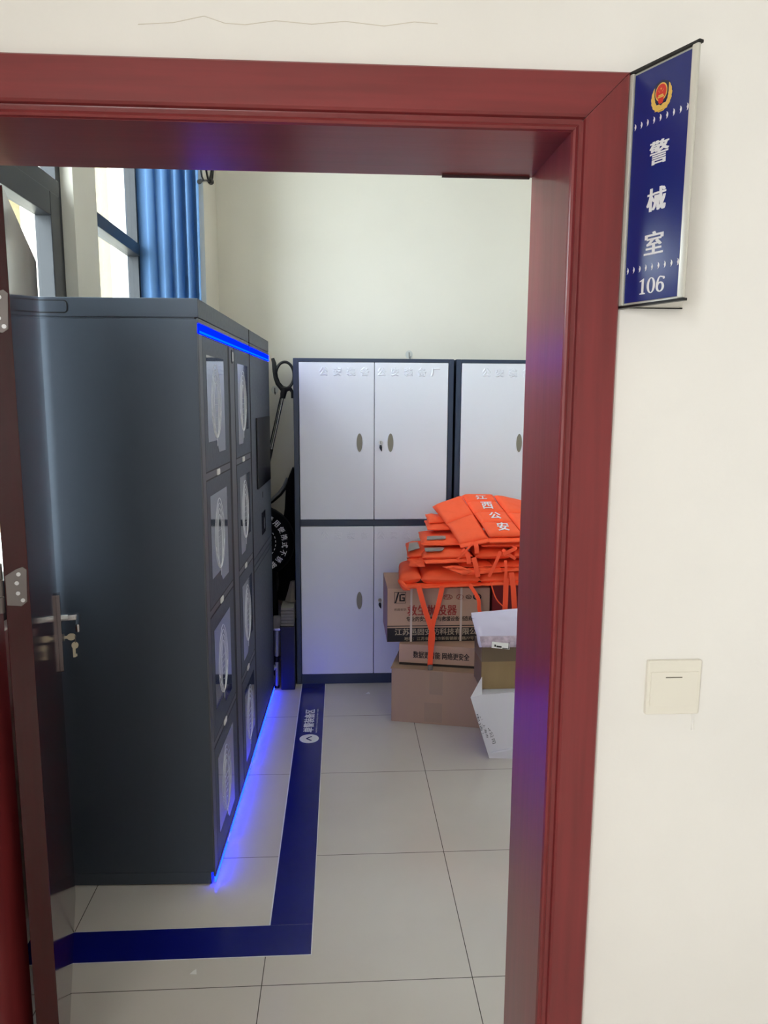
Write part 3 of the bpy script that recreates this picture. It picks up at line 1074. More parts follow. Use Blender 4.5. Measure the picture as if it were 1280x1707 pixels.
# ------------------------------------------------------------------ two grey storage cabinets
def storage_cabinet(label):
    # local coordinates: x 0..0.882, y 0 (front) .. 0.415, z 0..1.857
    Wc, Hc, Dc = 0.882, 1.857, 0.412
    t = thing('storage_cabinet', label, 'cabinet', (-0.256, 4.139, 0), 0, 'grey storage cabinets along the back wall')
    b = MB()
    b.box(0, 0.022, 0.006, Dc, 0, Hc)
    b.box(Wc - 0.022, Wc, 0.006, Dc, 0, Hc)
    b.box(0.022, Wc - 0.022, 0.02, Dc, Hc - 0.02, Hc)
    b.box(0.022, Wc - 0.022, Dc - 0.01, Dc, 0.02, Hc - 0.02)
    b.box(0.022, Wc - 0.022, 0.025, Dc - 0.012, 0.93, 0.97)
    b.box(0.022, Wc - 0.022, 0.02, Dc - 0.012, 0.05, 0.06)
    # front edge of the frame
    b.box(0, 0.028, 0, 0.02, 0, Hc, 0.002)
    b.box(Wc - 0.028, Wc, 0, 0.02, 0, Hc, 0.002)
    b.box(0.028, Wc - 0.028, 0, 0.02, Hc - 0.019, Hc, 0.002)
    b.box(0.028, Wc - 0.028, 0, 0.02, 0.930, 0.966, 0.002)
    b.box(0.028, Wc - 0.028, 0, 0.02, 0.0, 0.059, 0.002)
    b.build('cabinet_body', M['navy'], t, local=True)
    xm = 0.4435
    doors = {}
    for (x0, x1, z0, z1, side, upper) in ((0.031, xm - 0.0015, 0.968, 1.836, 'l', 1), (xm + 0.0015, Wc - 0.031, 0.968, 1.836, 'r', 1),
                                          (0.031, xm - 0.0015, 0.061, 0.928, 'l', 0), (xm + 0.0015, Wc - 0.031, 0.061, 0.928, 'r', 0)):
        b = MB()
        b.box(x0, x1, -0.004, 0.018, z0, z1, 0.003)
        d = b.build('cabinet_door', M['panel'], t, local=True)
        # oval finger recess with raised lip
        hx_ = (x1 - 0.080) if side == 'l' else (x0 + 0.089)
        hz_ = 1.399 if upper else 0.498
        b = MB()
        b.tube([(hx_ + 0.0185 * math.cos(2 * math.pi * k / 28), -0.004, hz_ + 0.0535 * math.sin(2 * math.pi * k / 28)) for k in range(28)], 0.0026, 6, closed=True)
        lip = b.build('recess_lip', M['panel'], d, local=True)
        # dished bowl of the finger pull
        vs, fs = [], []
        rings = [(1.0, -0.0048), (0.86, -0.0051), (0.6, -0.0052)]
        for (k_, yy_) in rings:
            for k in range(28):
                vs.append((hx_ + 0.0165 * k_ * math.cos(2 * math.pi * k / 28), yy_, hz_ + 0.0515 * k_ * math.sin(2 * math.pi * k / 28)))
        for r in range(len(rings) - 1):
            for k in range(28):
                j = (k + 1) % 28
                fs.append((r * 28 + k, r * 28 + j, (r + 1) * 28 + j, (r + 1) * 28 + k))
        fs.append(tuple(2 * 28 + k for k in range(28)))
        b = MB(); b.add(vs, fs)
        sgn = 1 if side == 'l' else -1
        b.box(hx_ + sgn * 0.006 - 0.002, hx_ + sgn * 0.006 + 0.002, -0.0062, -0.0048, hz_ - 0.042, hz_ + 0.042)
        b.build('finger_recess', M['recess'], d, local=True)
        # stamped lettering along the top of the door
        zt_ = z1 - 0.050
        thk = 0.0034 if upper else 0.0012
        if side == 'l':
            cs, xs = '公安装备', [x0 + 0.135 + 0.075 * k for k in range(4)]
        else:
            cs, xs = '公安装备厂', [x0 + 0.038 + 0.074 * k for k in range(5)]
        for c_, xx in zip(cs, xs):
            b = MB()
            b.text(c_, face_M((xx, -0.004, zt_), (1, 0, 0), (0, 0, 1)), height=0.042, thick=thk, slope=thk * 1.1)
            b.build('stamped_character', M['panel'], d, local=True, angle=20)
        if side == 'r':
            lz = 1.400 if upper else 0.500
            lx = x0 + 0.034
            b = MB(); b.cyl((lx, -0.003, lz), (lx, -0.011, lz), 0.011, 20)
            lk = b.build('lock', M['chrome'], d, local=True)
            b = MB()
            b.box(lx - 0.0014, lx + 0.0014, -0.0118, -0.0105, lz - 0.008, lz + 0.008)
            b.tube([(lx, -0.008, lz - 0.014), (lx, -0.012, lz - 0.026), (lx + 0.002, -0.011, lz - 0.036), (lx + 0.006, -0.009, lz - 0.048)], [0.006, 0.0085, 0.006, 0.002], 10)
            b.build('lock_key', M['black'], lk, local=True)
    return t


c1 = storage_cabinet('grey double-door steel cabinet with navy frame, next to charcoal locker, whole front seen')
c2 = copy_tree(c1)
c2.location = (0.639, 4.139, 0)
c2['label'] = 'grey double-door steel cabinet with navy frame, cut off by the right door jamb'

# ------------------------------------------------------------------ cartons
fb = thing('cardboard_box', 'large plain brown cardboard box on the floor, lowest of its stack', 'box', (0.256, 3.617, 0), math.atan2(3.511 - 3.617, 0.698 - 0.256))
b = MB()
b.box(0, 0.452, 0, 0.40, 0.0, 0.283, 0.003)
b.build('carton', M['board_low'], fb, local=True)
b = MB(); b.box(-0.004, 0.455, -0.004, 0.19, 0.283, 0.287); b.box(-0.004, 0.455, 0.195, 0.404, 0.283, 0.287)
b.build('lid_flap', M['board_low'], fb, local=True)
b = MB(); b.box(0.170, 0.262, -0.0008, 0.0002, 0.012, 0.115); b.box(0.195, 0.262, -0.0008, 0.0002, 0.16, 0.283)
b.build('packing_tape', M['board_patch'], fb, local=True, label='strip of brown packing tape')

mb_ = thing('cardboard_box', 'flat brown cardboard box with one line of black characters, second in the stack', 'box', (0.297, 3.664, 0.2872), math.atan2(3.568 - 3.654, 0.698 - 0.297))
b = MB(); b.box(0, 0.43, 0, 0.30, 0.0, 0.110, 0.003)
b.build('carton', M['board'], mb_, local=True)
b = MB(); b.box(0.002, 0.428, -0.0008, 0.0, 0.0005, 0.013)  # dark strip standing in for shade along the carton's foot
b.build('bottom_shadow_band', M['ink_and_shade'], mb_, local=True, label='dark band painted as shadow along the bottom edge')
b = MB()
b.text('数据更智能 网络更安全', face_M((0.217, -0.0009, 0.058), (1, 0, 0), (0, 0, 1)), height=0.036, width=0.285, xbold=0.0008, ybold=0.0006)
b.build('lettering', M['ink_and_shade'], mb_, local=True, smooth=False)

bx = thing('cardboard_box', 'printed brown cardboard box with black lower band and red characters under the life jackets', 'box', (0.237, 3.690, 0.3974))
FZ = 0.3974
PX = lambda px: 0.237 + (px - 646) * 0.00309
PZ = lambda py: 0.396 + (1070 - py) * 0.00318
b = MB(); b.box(0.237, 0.767, 3.690, 4.05, FZ, 0.682, 0.003)
b.build('carton', M['board'], bx)
b = MB(); b.box(0.2375, 0.7665, 3.6893, 3.6902, FZ + 0.002, PZ(1046)); b.box(0.2375, 0.7665, 3.6893, 3.6902, PZ(1043.5), PZ(1042))
b.build('black_band', M['ink_black'], bx, label='black printed band with pale characters')
YF = 3.6886
tx = lambda mb, s, pxa, pxb, pya, pyb, **k: mb.text(s, face_M(((PX(pxa) + PX(pxb)) / 2, YF, (PZ(pya) + PZ(pyb)) / 2), (1, 0, 0), (0, 0, 1)), height=PZ(pya) - PZ(pyb), width=PX(pxb) - PX(pxa), **k)
b = MB(); tx(b, '救生抛投器', 680, 762, 1008, 1025, xbold=0.0012, ybold=0.0008)
b.build('red_lettering', M['ink_red'], bx, smooth=False)
b = MB()
tx(b, '专业的安全防护与救援设备制造商', 678, 789, 1027, 1035, xbold=0.0006, ybold=0.0004)
b.build('black_lettering', M['ink_and_shade'], bx, smooth=False)
b = MB(); tx(b, '邑固安防', 658, 678, 1013, 1017)
b.build('maker_name', M['ink_and_shade'], bx, smooth=False)
b = MB()
tx(b, '江苏邑固安防科技有限公司', 659, 808, 1047, 1058, xbold=0.0008, ybold=0.0005)
tx(b, '地址：江苏省盐城市新街镇新舟路77号', 675, 792, 1061, 1067, xbold=0.0003)
b.build('pale_lettering', M['ink_tan'], bx, smooth=False)
b = MB()
def frame2(mb, xa, xb, za, zb, w, y=YF):
    mb.box(xa, xb, y - 0.0003, y + 0.0003, za, za + w); mb.box(xa, xb, y - 0.0003, y + 0.0003, zb - w, zb)
    mb.box(xa, xa + w, y - 0.0003, y + 0.0003, za, zb); mb.box(xb - w, xb, y - 0.0003, y + 0.0003, za, zb)
xa, xb, za, zb = PX(657.5), PX(677), PZ(1004.5), PZ(986)
frame2(b, xa, xb, za, zb, 0.0022)
b.extrude([(xa + 0.004, YF, zb), (xa + 0.012, YF, zb), (xa + 0.026, YF, zb), (xa + 0.008, YF, za), (xa, YF, za), (xa + 0.014, YF, zb - 0.02)][0:0] or
          [(xa + 0.018, YF, zb - 0.001), (xa + 0.026, YF, zb - 0.001), (xa + 0.010, YF, za + 0.001), (xa + 0.002, YF, za + 0.001)], (0, 0.0004, 0))
for (x0_, x1_, z0_, z1_) in ((0.034, 0.055, 0.042, 0.049), (0.026, 0.034, 0.014, 0.046), (0.026, 0.055, 0.010, 0.017), (0.048, 0.055, 0.014, 0.030), (0.040, 0.055, 0.025, 0.031)):
    b.box(xa + x0_, xa + x1_, YF - 0.0003, YF + 0.0003, za + z0_, za + z1_)
b.build('maker_mark', M['ink_black'], bx, smooth=False)
b = MB()
def oval(mb, cx, cz, rx, rz_, r=0.0011):
    mb.tube([(cx + rx * math.cos(2 * math.pi * k / 24), YF, cz + rz_ * math.sin(2 * math.pi * k / 24)) for k in range(24)], r, 4, closed=True)
zc = PZ(995)
oval(b, PX(746.5), zc, 0.024, 0.0125); tx(b, 'MA', 741, 752, 991.5, 998.5)
oval(b, PX(767), zc, 0.018, 0.0125); tx(b, 'A', 764, 771, 991.5, 998.5)
b.build('certification_mark', M['ink_red'], bx, smooth=False)
b = MB()
oval(b, PX(782), zc, 0.016, 0.010, 0.0008); tx(b, 'ilac', 778, 786, 992.5, 997.5)
oval(b, PX(796), zc, 0.020, 0.0145, 0.0022); tx(b, 'CNAS', 791, 801.5, 991.5, 998, xbold=0.0006)
b.build('certification_mark', M['ink_black'], bx, smooth=False)
for px_ in (686, 769.5):
    b = MB(); b.box(PX(px_ - 1.7), PX(px_ + 1.7), 3.6880, 3.6892, FZ + 0.001, 0.684)
    b.build('strapping_band', M['strap_grey'], bx)

rb = thing('red_box', 'dark red box half hidden behind the orange straps, right of the printed box', 'box', (0.795, 3.80, 0))
b = MB(); b.box(0.802, 1.10, 3.80, 4.06, 0.0, 0.690, 0.003)
b.build('carton', M['red_box'], rb)
b = MB(); b.box(0.95, 1.02, 3.7985, 3.8, 0.52, 0.60)
b.build('label', M['carton_white'], rb)

ob_ = thing('cardboard_box', 'olive brown cardboard box standing on the crushed white carton', 'box', (0.658, 3.315, 0.2855), math.radians(1.0))
b = MB(); b.box(0, 0.32, 0, 0.17, 0.0, 0.2065, 0.003)
b.build('carton', M['board_olive'], ob_, local=True)
b = MB(); b.box(-0.0006, 0.3206, -0.0008, 0.1706, 0.136, 0.2071)
b.build('packing_tape', M['board_tape'], ob_, local=True, label='band of brown packing tape around the top')

bg = thing('plastic_bag', 'pale lilac plastic mailing bag lying on the olive brown box', 'bag', (0.72, 3.32, 0.493))
b = MB()
b.pillow([(0.610, 3.345, 0.640), (0.93, 3.36, 0.660), (0.93, 3.288, 0.498), (0.640, 3.288, 0.502)], 0.026, 20, 14, 5, wr=0.004, seed=3)
b.pillow([(0.612, 3.36, 0.646), (0.93, 3.375, 0.668), (0.93, 3.35, 0.640), (0.610, 3.335, 0.628)], 0.006, 14, 4, 6, wr=0.004, seed=8)
b.build('bag_body', M['film'], bg)
b = MB()
b.pillow([(0.640, 3.285, 0.556), (0.93, 3.288, 0.556), (0.93, 3.268, 0.506), (0.648, 3.268, 0.508)], 0.012, 20, 8, 6, wr=0.003, seed=5)
b.build('bag_contents', M['film_print'], bg)
b = MB()
Mb = face_M((0.735, 3.262, 0.518), (1, 0, -0.12), (0, 0.35, 1))
b.box(-0.042, 0.042, -0.014, 0.014, 0.0, 0.0008, M4=Mb)
lb = b.build('shipping_label', M['white'], bg)
b = MB()
b.box(-0.020, 0.004, -0.010, -0.002, 0.0008, 0.0012, M4=Mb); b.box(-0.030, -0.022, -0.008, 0.002, 0.0008, 0.0012, M4=Mb)
b.box(0.036, 0.040, -0.013, 0.018, 0.0008, 0.0012, M4=Mb); b.box(0.008, 0.034, -0.013, -0.009, 0.0008, 0.0012, M4=Mb)
b.build('label_print', M['ink_black'], lb)

wc = thing('white_carton', 'crushed white cardboard carton leaning on the floor beside the brown boxes', 'box', (0.682, 3.20, 0))
b = MB()
b.extrude([(0.598, 3.200, 0.272), (0.684, 3.200, 0.0), (0.98, 3.200, 0.0), (0.98, 3.200, 0.285), (0.64, 3.200, 0.285)], (0.09, 0.285, 0))
b.build('carton_body', M['carton_white'], wc)
b = MB()
b.extrude([(0.588, 3.195, 0.297), (0.682, 3.195, 0.0), (0.98, 3.17, 0.0), (0.98, 3.17, 0.335), (0.640, 3.195, 0.309)], (0.0, 0.004, 0))
cbody = b.build('front_panel', M['carton_white'], wc)
b = MB()
b.extrude([(0.588, 3.196, 0.297), (0.640, 3.200, 0.309), (0.640, 3.215, 0.385)], (0.003, 0.004, 0))
b.build('side_flap', M['carton_white'], wc)
b = MB()
b.extrude([(0.722, 3.188, 0.318), (0.98, 3.165, 0.337), (0.98, 3.165, 0.15), (0.775, 3.184, 0.165)], (0, 0.004, 0))
b.build('front_flap', M['carton_white'], wc)
b = MB()
b.extrude([(0.690, 3.182, 0.034), (0.98, 3.157, 0.10), (0.98, 3.155, 0.094), (0.690, 3.180, 0.030)], (0, 0.012, 0))
b.build('bottom_fold', M['carton_white'], wc)
b = MB()
# small print in slanting columns
dx_, dz_ = Vector((0.094, -0.009, -0.297)).normalized(), None
for k, (s_, off, ln_, hh) in enumerate((('上海有限公司', 0.0, 0.19, 0.017), ('地址：上海市', -0.022, 0.15, 0.011), ('电话：', -0.036, 0.10, 0.010), ('邮编：', 0.016, 0.12, 0.0))):
    if hh == 0: continue
    ctr = Vector((0.674, 3.1920, 0.165)) + Vector((0.953, 0, 0.30)) * off + dx_ * (0.0 if k == 0 else -0.015)
    b.text(s_, face_M(ctr, dx_, (0.953, -0.02, 0.30)), height=hh, width=ln_)
b.build('small_print', M['ink_grey'], cbody, smooth=False)

# ------------------------------------------------------------------ life jackets
GJ = 'orange life jackets piled on the boxes'


def jacket(label, loc):
    return thing('life_jacket', label, 'life jacket', loc, 0, GJ)


def panel(root, name, c, th, **k):
    b = MB(); b.pillow(c, th, **k)
    return b.build(name, M['orange'], root, angle=60)


def hbox(x0, x1, y0, y1, z, dzf=0.0):
    """corners of a level panel: back-left, back-right, front-right, front-left"""
    return [(x0, y1, z), (x1, y1, z), (x1, y0, z - dzf), (x0, y0, z - dzf)]


def strap(root, pts, w=0.022, wdir=(1, 0, 0)):
    b = MB(); b.ribbon(pts, w, 0.0018, wdir)
    return b.build('strap', M['orange_strap'], root)


# bottom one: two stuffed panels overhanging the printed box, long straps
jA = jacket('lowest orange life jacket of the pile, long straps hanging over the printed box', (0.60, 3.80, 0.685))
panel(jA, 'foam_panel', [(0.315, 3.93, 0.745), (0.405, 3.93, 0.758), (0.402, 3.60, 0.758), (0.288, 3.615, 0.737)], 0.088, wr=0.007, seed=1, puff=3)
panel(jA, 'foam_panel', [(0.405, 3.95, 0.755), (0.70, 3.95, 0.755), (0.70, 3.595, 0.745), (0.400, 3.595, 0.752)], 0.080, nu=24, wr=0.007, seed=2, puff=6)
panel(jA, 'foam_panel', [(0.70, 3.95, 0.745), (1.04, 3.95, 0.745), (1.04, 3.595, 0.745), (0.70, 3.595, 0.745)], 0.070, nu=24, wr=0.006, seed=3, puff=6)
b = MB()
b.pillow([(0.285, 3.62, 0.745), (0.30, 3.60, 0.745), (0.345, 3.585, 0.700), (0.315, 3.60, 0.695)], 0.016, wr=0.004, seed=4)
b.pillow([(0.30, 3.625, 0.722), (0.70, 3.622, 0.728), (0.70, 3.580, 0.722), (0.32, 3.585, 0.708)], 0.012, nu=40, wr=0.007, seed=5)
b.pillow([(0.70, 3.622, 0.728), (1.02, 3.62, 0.73), (1.02, 3.580, 0.730), (0.70, 3.580, 0.722)], 0.012, nu=40, wr=0.007, seed=6)
b.build('hem', M['orange'], jA, angle=60)
strap(jA, [(0.384, 3.572, 0.725), (0.412, 3.566, 0.62), (0.441, 3.564, 0.533), (0.457, 3.566, 0.471), (0.449, 3.566, 0.38), (0.447, 3.57, 0.312)], 0.026)
strap(jA, [(0.503, 3.574, 0.722), (0.482, 3.570, 0.62), (0.459, 3.573, 0.533), (0.448, 3.576, 0.44), (0.452, 3.576, 0.36)], 0.024)
strap(jA, [(0.638, 3.574, 0.730), (0.672, 3.570, 0.678), (0.686, 3.568, 0.645), (0.690, 3.570, 0.598), (0.716, 3.572, 0.545)], 0.020, (1, 0.4, 0))
strap(jA, [(0.823, 3.578, 0.758), (0.822, 3.574, 0.66), (0.820, 3.574, 0.54)], 0.026)
strap(jA, [(0.847, 3.572, 0.790), (0.857, 3.568, 0.72), (0.868, 3.568, 0.60)], 0.026)
strap(jA, [(0.745, 3.578, 0.740), (0.775, 3.574, 0.655), (0.83, 3.572, 0.60), (0.87, 3.572, 0.57)], 0.006)
b = MB()
b.box(0.436, 0.460, 3.560, 3.572, 0.290, 0.318, 0.003)
b.build('buckle', M['steel'], jA, label='small metal buckle at the strap end')

# second: ragged folded layer in the lower right of the pile
jB = jacket('second lowest orange life jacket, ragged edge and strap ends facing front right', (0.78, 3.78, 0.80))
panel(jB, 'foam_panel', [(0.55, 3.95, 0.818), (0.76, 3.95, 0.818), (0.76, 3.61, 0.814), (0.60, 3.60, 0.816)], 0.026, wr=0.006, seed=11, nu=20)
panel(jB, 'foam_panel', [(0.76, 3.95, 0.818), (1.03, 3.95, 0.818), (1.03, 3.60, 0.815), (0.76, 3.60, 0.814)], 0.028, wr=0.005, seed=12, nu=20)
b = MB()
b.pillow([(0.50, 3.575, 0.822), (0.58, 3.570, 0.828), (0.66, 3.562, 0.800), (0.60, 3.562, 0.778)], 0.010, wr=0.010, seed=13, nu=18)
b.pillow([(0.60, 3.62, 0.800), (0.80, 3.61, 0.810), (0.80, 3.575, 0.790), (0.62, 3.575, 0.778)], 0.010, wr=0.010, seed=14, nu=24)
b.pillow([(0.80, 3.62, 0.800), (1.00, 3.61, 0.805), (1.00, 3.575, 0.800), (0.80, 3.575, 0.795)], 0.010, wr=0.008, seed=15, nu=24)
b.build('hem', M['orange'], jB, angle=60)
strap(jB, [(0.656, 3.572, 0.867), (0.668, 3.564, 0.82), (0.679, 3.564, 0.770)], 0.024)
strap(jB, [(0.815, 3.572, 0.851), (0.818, 3.566, 0.80), (0.815, 3.568, 0.744)], 0.014)

# third: flat fold with grey band at its left end
jC = jacket('orange life jacket in mid pile with two grey bands at its left end', (0.60, 3.80, 0.87))
panel(jC, 'foam_panel', [(0.352, 3.95, 0.864), (0.60, 3.95, 0.866), (0.58, 3.66, 0.866), (0.335, 3.66, 0.856)], 0.056, wr=0.004, seed=21, puff=4)
panel(jC, 'foam_panel', [(0.410, 3.93, 0.868), (0.66, 3.93, 0.868), (0.655, 3.595, 0.868), (0.405, 3.60, 0.862)], 0.052, wr=0.003, seed=22, puff=5)
panel(jC, 'foam_panel', [(0.67, 3.95, 0.868), (0.86, 3.95, 0.868), (0.86, 3.60, 0.868), (0.67, 3.595, 0.868)], 0.052, wr=0.003, seed=23, puff=5)
panel(jC, 'foam_panel', [(0.865, 3.95, 0.868), (1.03, 3.95, 0.868), (1.03, 3.60, 0.868), (0.865, 3.60, 0.868)], 0.052, wr=0.003, seed=24, puff=5)
b = MB()
b.pillow([(0.352, 3.76, 0.904), (0.398, 3.76, 0.908), (0.396, 3.655, 0.900), (0.338, 3.655, 0.882)], 0.010, wr=0.002, seed=25)
b.build('reflective_band', M['reflective'], jC, label='grey reflective band')
b = MB()
b.pillow([(0.42, 3.648, 0.900), (0.52, 3.648, 0.901), (0.505, 3.605, 0.896), (0.42, 3.605, 0.892)], 0.007, wr=0.002, seed=26)
b.build('reflective_band', M['reflective'], jC, label='grey reflective band')
b = MB()
b.pillow([(0.335, 3.70, 0.84), (0.42, 3.66, 0.85), (0.42, 3.60, 0.815), (0.345, 3.63, 0.812)], 0.014, wr=0.010, seed=27)
b.pillow([(0.41, 3.60, 0.848), (0.66, 3.60, 0.852), (0.66, 3.574, 0.846), (0.42, 3.576, 0.836)], 0.008, wr=0.003, seed=28, nu=26)
b.build('hem', M['orange'], jC, angle=60)
strap(jC, [(0.600, 3.580, 0.905), (0.625, 3.568, 0.882), (0.632, 3.566, 0.836)], 0.022)
strap(jC, [(0.789, 3.576, 0.896), (0.765, 3.564, 0.84), (0.733, 3.566, 0.770)], 0.016)
strap(jC, [(0.80, 3.576, 0.905), (0.835, 3.562, 0.878), (0.865, 3.564, 0.86)], 0.016)

# fourth
jD = jacket('orange life jacket with one grey band just under the topmost lettered jacket', (0.62, 3.80, 0.95))
panel(jD, 'foam_panel', [(0.420, 3.95, 0.926), (0.66, 3.95, 0.926), (0.655, 3.660, 0.924), (0.405, 3.665, 0.920)], 0.036, wr=0.003, seed=31, puff=5)
panel(jD, 'foam_panel', [(0.70, 3.95, 0.926), (1.03, 3.95, 0.926), (1.03, 3.60, 0.921), (0.70, 3.60, 0.919)], 0.034, wr=0.003, seed=32, puff=6, nu=24)
b = MB()
b.pillow([(0.440, 3.715, 0.946), (0.535, 3.715, 0.948), (0.530, 3.675, 0.942), (0.435, 3.675, 0.938)], 0.008, wr=0.002, seed=33)
b.build('reflective_band', M['reflective'], jD, label='grey reflective band')
b = MB()
b.pillow([(0.405, 3.680, 0.918), (0.66, 3.675, 0.922), (0.66, 3.652, 0.918), (0.415, 3.656, 0.912)], 0.008, wr=0.003, seed=34, nu=26)
b.build('hem', M['orange'], jD, angle=60)
strap(jD, [(0.663, 3.580, 0.942), (0.668, 3.568, 0.92), (0.670, 3.566, 0.888)], 0.022)
strap(jD, [(0.654, 3.580, 0.945), (0.625, 3.568, 0.912), (0.596, 3.566, 0.883), (0.572, 3.570, 0.855)], 0.010)
strap(jD, [(0.85, 3.588, 0.922), (0.86, 3.558, 0.915), (0.83, 3.553, 0.90), (0.80, 3.555, 0.885)], 0.018)

# fifth: crumpled end showing on the left under the top jacket
jE = jacket('crumpled orange life jacket whose left end sticks out below the topmost jacket', (0.55, 3.88, 1.03))
panel(jE, 'foam_panel', [(0.455, 3.98, 0.985), (0.64, 3.98, 0.985), (0.64, 3.80, 0.970), (0.450, 3.78, 0.970)], 0.026, wr=0.006, seed=41, puff=3)
panel(jE, 'foam_panel', [(0.458, 3.97, 1.020), (0.58, 3.97, 1.020), (0.56, 3.86, 0.998), (0.460, 3.83, 0.998)], 0.022, wr=0.008, seed=42, puff=3)
panel(jE, 'foam_panel', [(0.66, 3.98, 1.055), (1.0, 3.98, 1.050), (1.0, 3.76, 0.985), (0.66, 3.76, 0.985)], 0.036, wr=0.006, seed=43, puff=4)

# topmost: draped over the pile, white characters down its middle panels
jF = jacket('topmost orange life jacket with white characters down its middle, draped over the pile', (0.75, 3.78, 1.06))
F1 = [(0.495, 3.95, 1.065), (0.656, 3.98, 1.12), (0.688, 3.78, 1.048), (0.548, 3.78, 0.998)]
F2 = [(0.548, 3.78, 0.998), (0.688, 3.78, 1.048), (0.733, 3.60, 0.959), (0.589, 3.60, 0.929)]
Cs = [[(0.659, 3.98, 1.12), (0.83, 3.98, 1.119), (0.834, 3.90, 1.091), (0.672, 3.90, 1.091)],
      [(0.672, 3.90, 1.090), (0.834, 3.90, 1.090), (0.861, 3.78, 1.051), (0.691, 3.78, 1.052)],
      [(0.691, 3.78, 1.052), (0.861, 3.78, 1.051), (0.876, 3.68, 1.017), (0.710, 3.68, 1.018)],
      [(0.710, 3.68, 1.018), (0.876, 3.68, 1.017), (0.903, 3.58, 0.973), (0.732, 3.58, 0.971)]]
R1 = [(0.834, 3.98, 1.119), (0.984, 3.98, 1.089), (1.006, 3.78, 1.041), (0.864, 3.78, 1.051)]
R2 = [(0.864, 3.78, 1.051), (1.006, 3.78, 1.041), (1.032, 3.58, 0.973), (0.906, 3.58, 0.973)]
for k, c in enumerate([F1, F2, R1, R2]):
    panel(jF, 'foam_panel', c, 0.034, wr=0.003, seed=50 + k, puff=7, nu=18, nv=18)
cen = [panel(jF, 'foam_panel', c, 0.032, wr=0.002, seed=60 + k, puff=8, nu=18, nv=12) for k, c in enumerate(Cs)]
for k, ch in enumerate('江西公安'):
    c = [Vector(p) for p in Cs[k]]
    ctr = sum(c, Vector()) / 4
    nrm = (c[3] - c[0]).cross(c[1] - c[0]).normalized()
    if nrm.z < 0: nrm = -nrm
    yd = ((c[0] + c[1]) - (c[2] + c[3])).normalized()
    L_ = ((c[0] + c[1]) / 2 - (c[2] + c[3]) / 2).length
    b = MB()
    b.text(ch, face_M(ctr + (Vector() if k else Vector((0, -0.012, -0.004))) + nrm * 0.0205 + Vector((0.004, 0, 0)), (1, 0, 0), yd), height=L_ * (0.62 if k else 0.5), width=0.056, xbold=0.0012, ybold=0.0008, thick=0.0006)
    b.build('lettering', M['print_white'], cen[k], smooth=False)
b = MB()
b.pillow([(0.589, 3.605, 0.926), (0.733, 3.602, 0.955), (0.738, 3.575, 0.946), (0.592, 3.580, 0.914)], 0.010, wr=0.003, seed=70, nu=22)
b.pillow([(0.733, 3.595, 0.958), (0.905, 3.595, 0.960), (0.908, 3.568, 0.945), (0.735, 3.570, 0.940)], 0.010, wr=0.003, seed=71, nu=22)
b.pillow([(0.905, 3.595, 0.960), (1.03, 3.595, 0.960), (1.03, 3.568, 0.945), (0.908, 3.568, 0.945)], 0.010, wr=0.003, seed=72, nu=22)
b.build('hem', M['orange'], jF, angle=60)
b = MB()
b.box(0.675, 0.690, 3.618, 3.622, 0.955, 0.972)
b.build('stitch_tab', M['orange_strap'], jF)

# ------------------------------------------------------------------ police gear in the far left corner
fk = thing('catch_pole', 'black ring-headed catch pole leaning in the corner beside the grey cabinet', 'catch pole', (-0.45, 4.40, 0))
b = MB()
cx_, cz_, rr = -0.319, 1.772, 0.052
arc = []
for k in range(0, 33):
    a = math.radians(-115 + k * 10.3)
    arc.append((cx_ + rr * math.cos(a), 4.40, cz_ + rr * 1.45 * math.sin(a)))
b.tube(arc, 0.0085, 10)
b.tube([(-0.388, 4.40, 1.868), (-0.380, 4.40, 1.840), (-0.377, 4.40, 1.800), (-0.372, 4.40, 1.760), (-0.360, 4.40, 1.725), (-0.335, 4.40, 1.695), (-0.318, 4.40, 1.688)], [0.010, 0.013, 0.014, 0.014, 0.015, 0.016, 0.014], 10)
b.tube([(-0.345, 4.40, 1.705), (-0.315, 4.40, 1.690), (-0.290, 4.40, 1.695), (-0.276, 4.40, 1.675), (-0.278, 4.40, 1.640)], [0.014, 0.017, 0.013, 0.010, 0.007], 10)
b.tube([(-0.322, 4.40, 1.700), (-0.330, 4.40, 1.665), (-0.334, 4.40, 1.640)], [0.020, 0.018, 0.015], 12)
b.build('ring_head', M['black'], fk)
b = MB(); b.tube([(-0.333, 4.40, 1.645), (-0.404, 4.40, 1.34)], 0.0085, 12)
b.build('steel_shaft', M['chrome'], fk)
b = MB(); b.tube([(-0.404, 4.40, 1.345), (-0.50, 4.40, 0.93), (-0.70, 4.40, 0.02)], 0.011, 12)
b.build('black_shaft', M['black'], fk)
b = MB()
b.tube([(-0.346, 4.392, 1.645), (-0.412, 4.392, 1.37)], 0.004, 6)
b.build('pull_cord', M['black'], fk)

f2 = thing('restraint_fork', 'curved silver fork prong showing above the round black bag', 'restraint fork', (-0.62, 4.44, 0))
b = MB()
b.tube([(-0.62, 4.49, 0.05), (-0.60, 4.49, 0.6), (-0.55, 4.49, 0.90), (-0.47, 4.49, 0.995), (-0.415, 4.49, 1.035), (-0.372, 4.49, 1.075), (-0.342, 4.49, 1.115), (-0.320, 4.49, 1.165)], 0.0085, 10)
b.build('prong', M['alu'], f2)
b = MB(); b.tube([(-0.47, 4.502, 0.985), (-0.408, 4.502, 1.022), (-0.362, 4.502, 1.062), (-0.330, 4.502, 1.105), (-0.305, 4.502, 1.160)], 0.007, 8)
b.build('prong_backing', M['black'], f2)

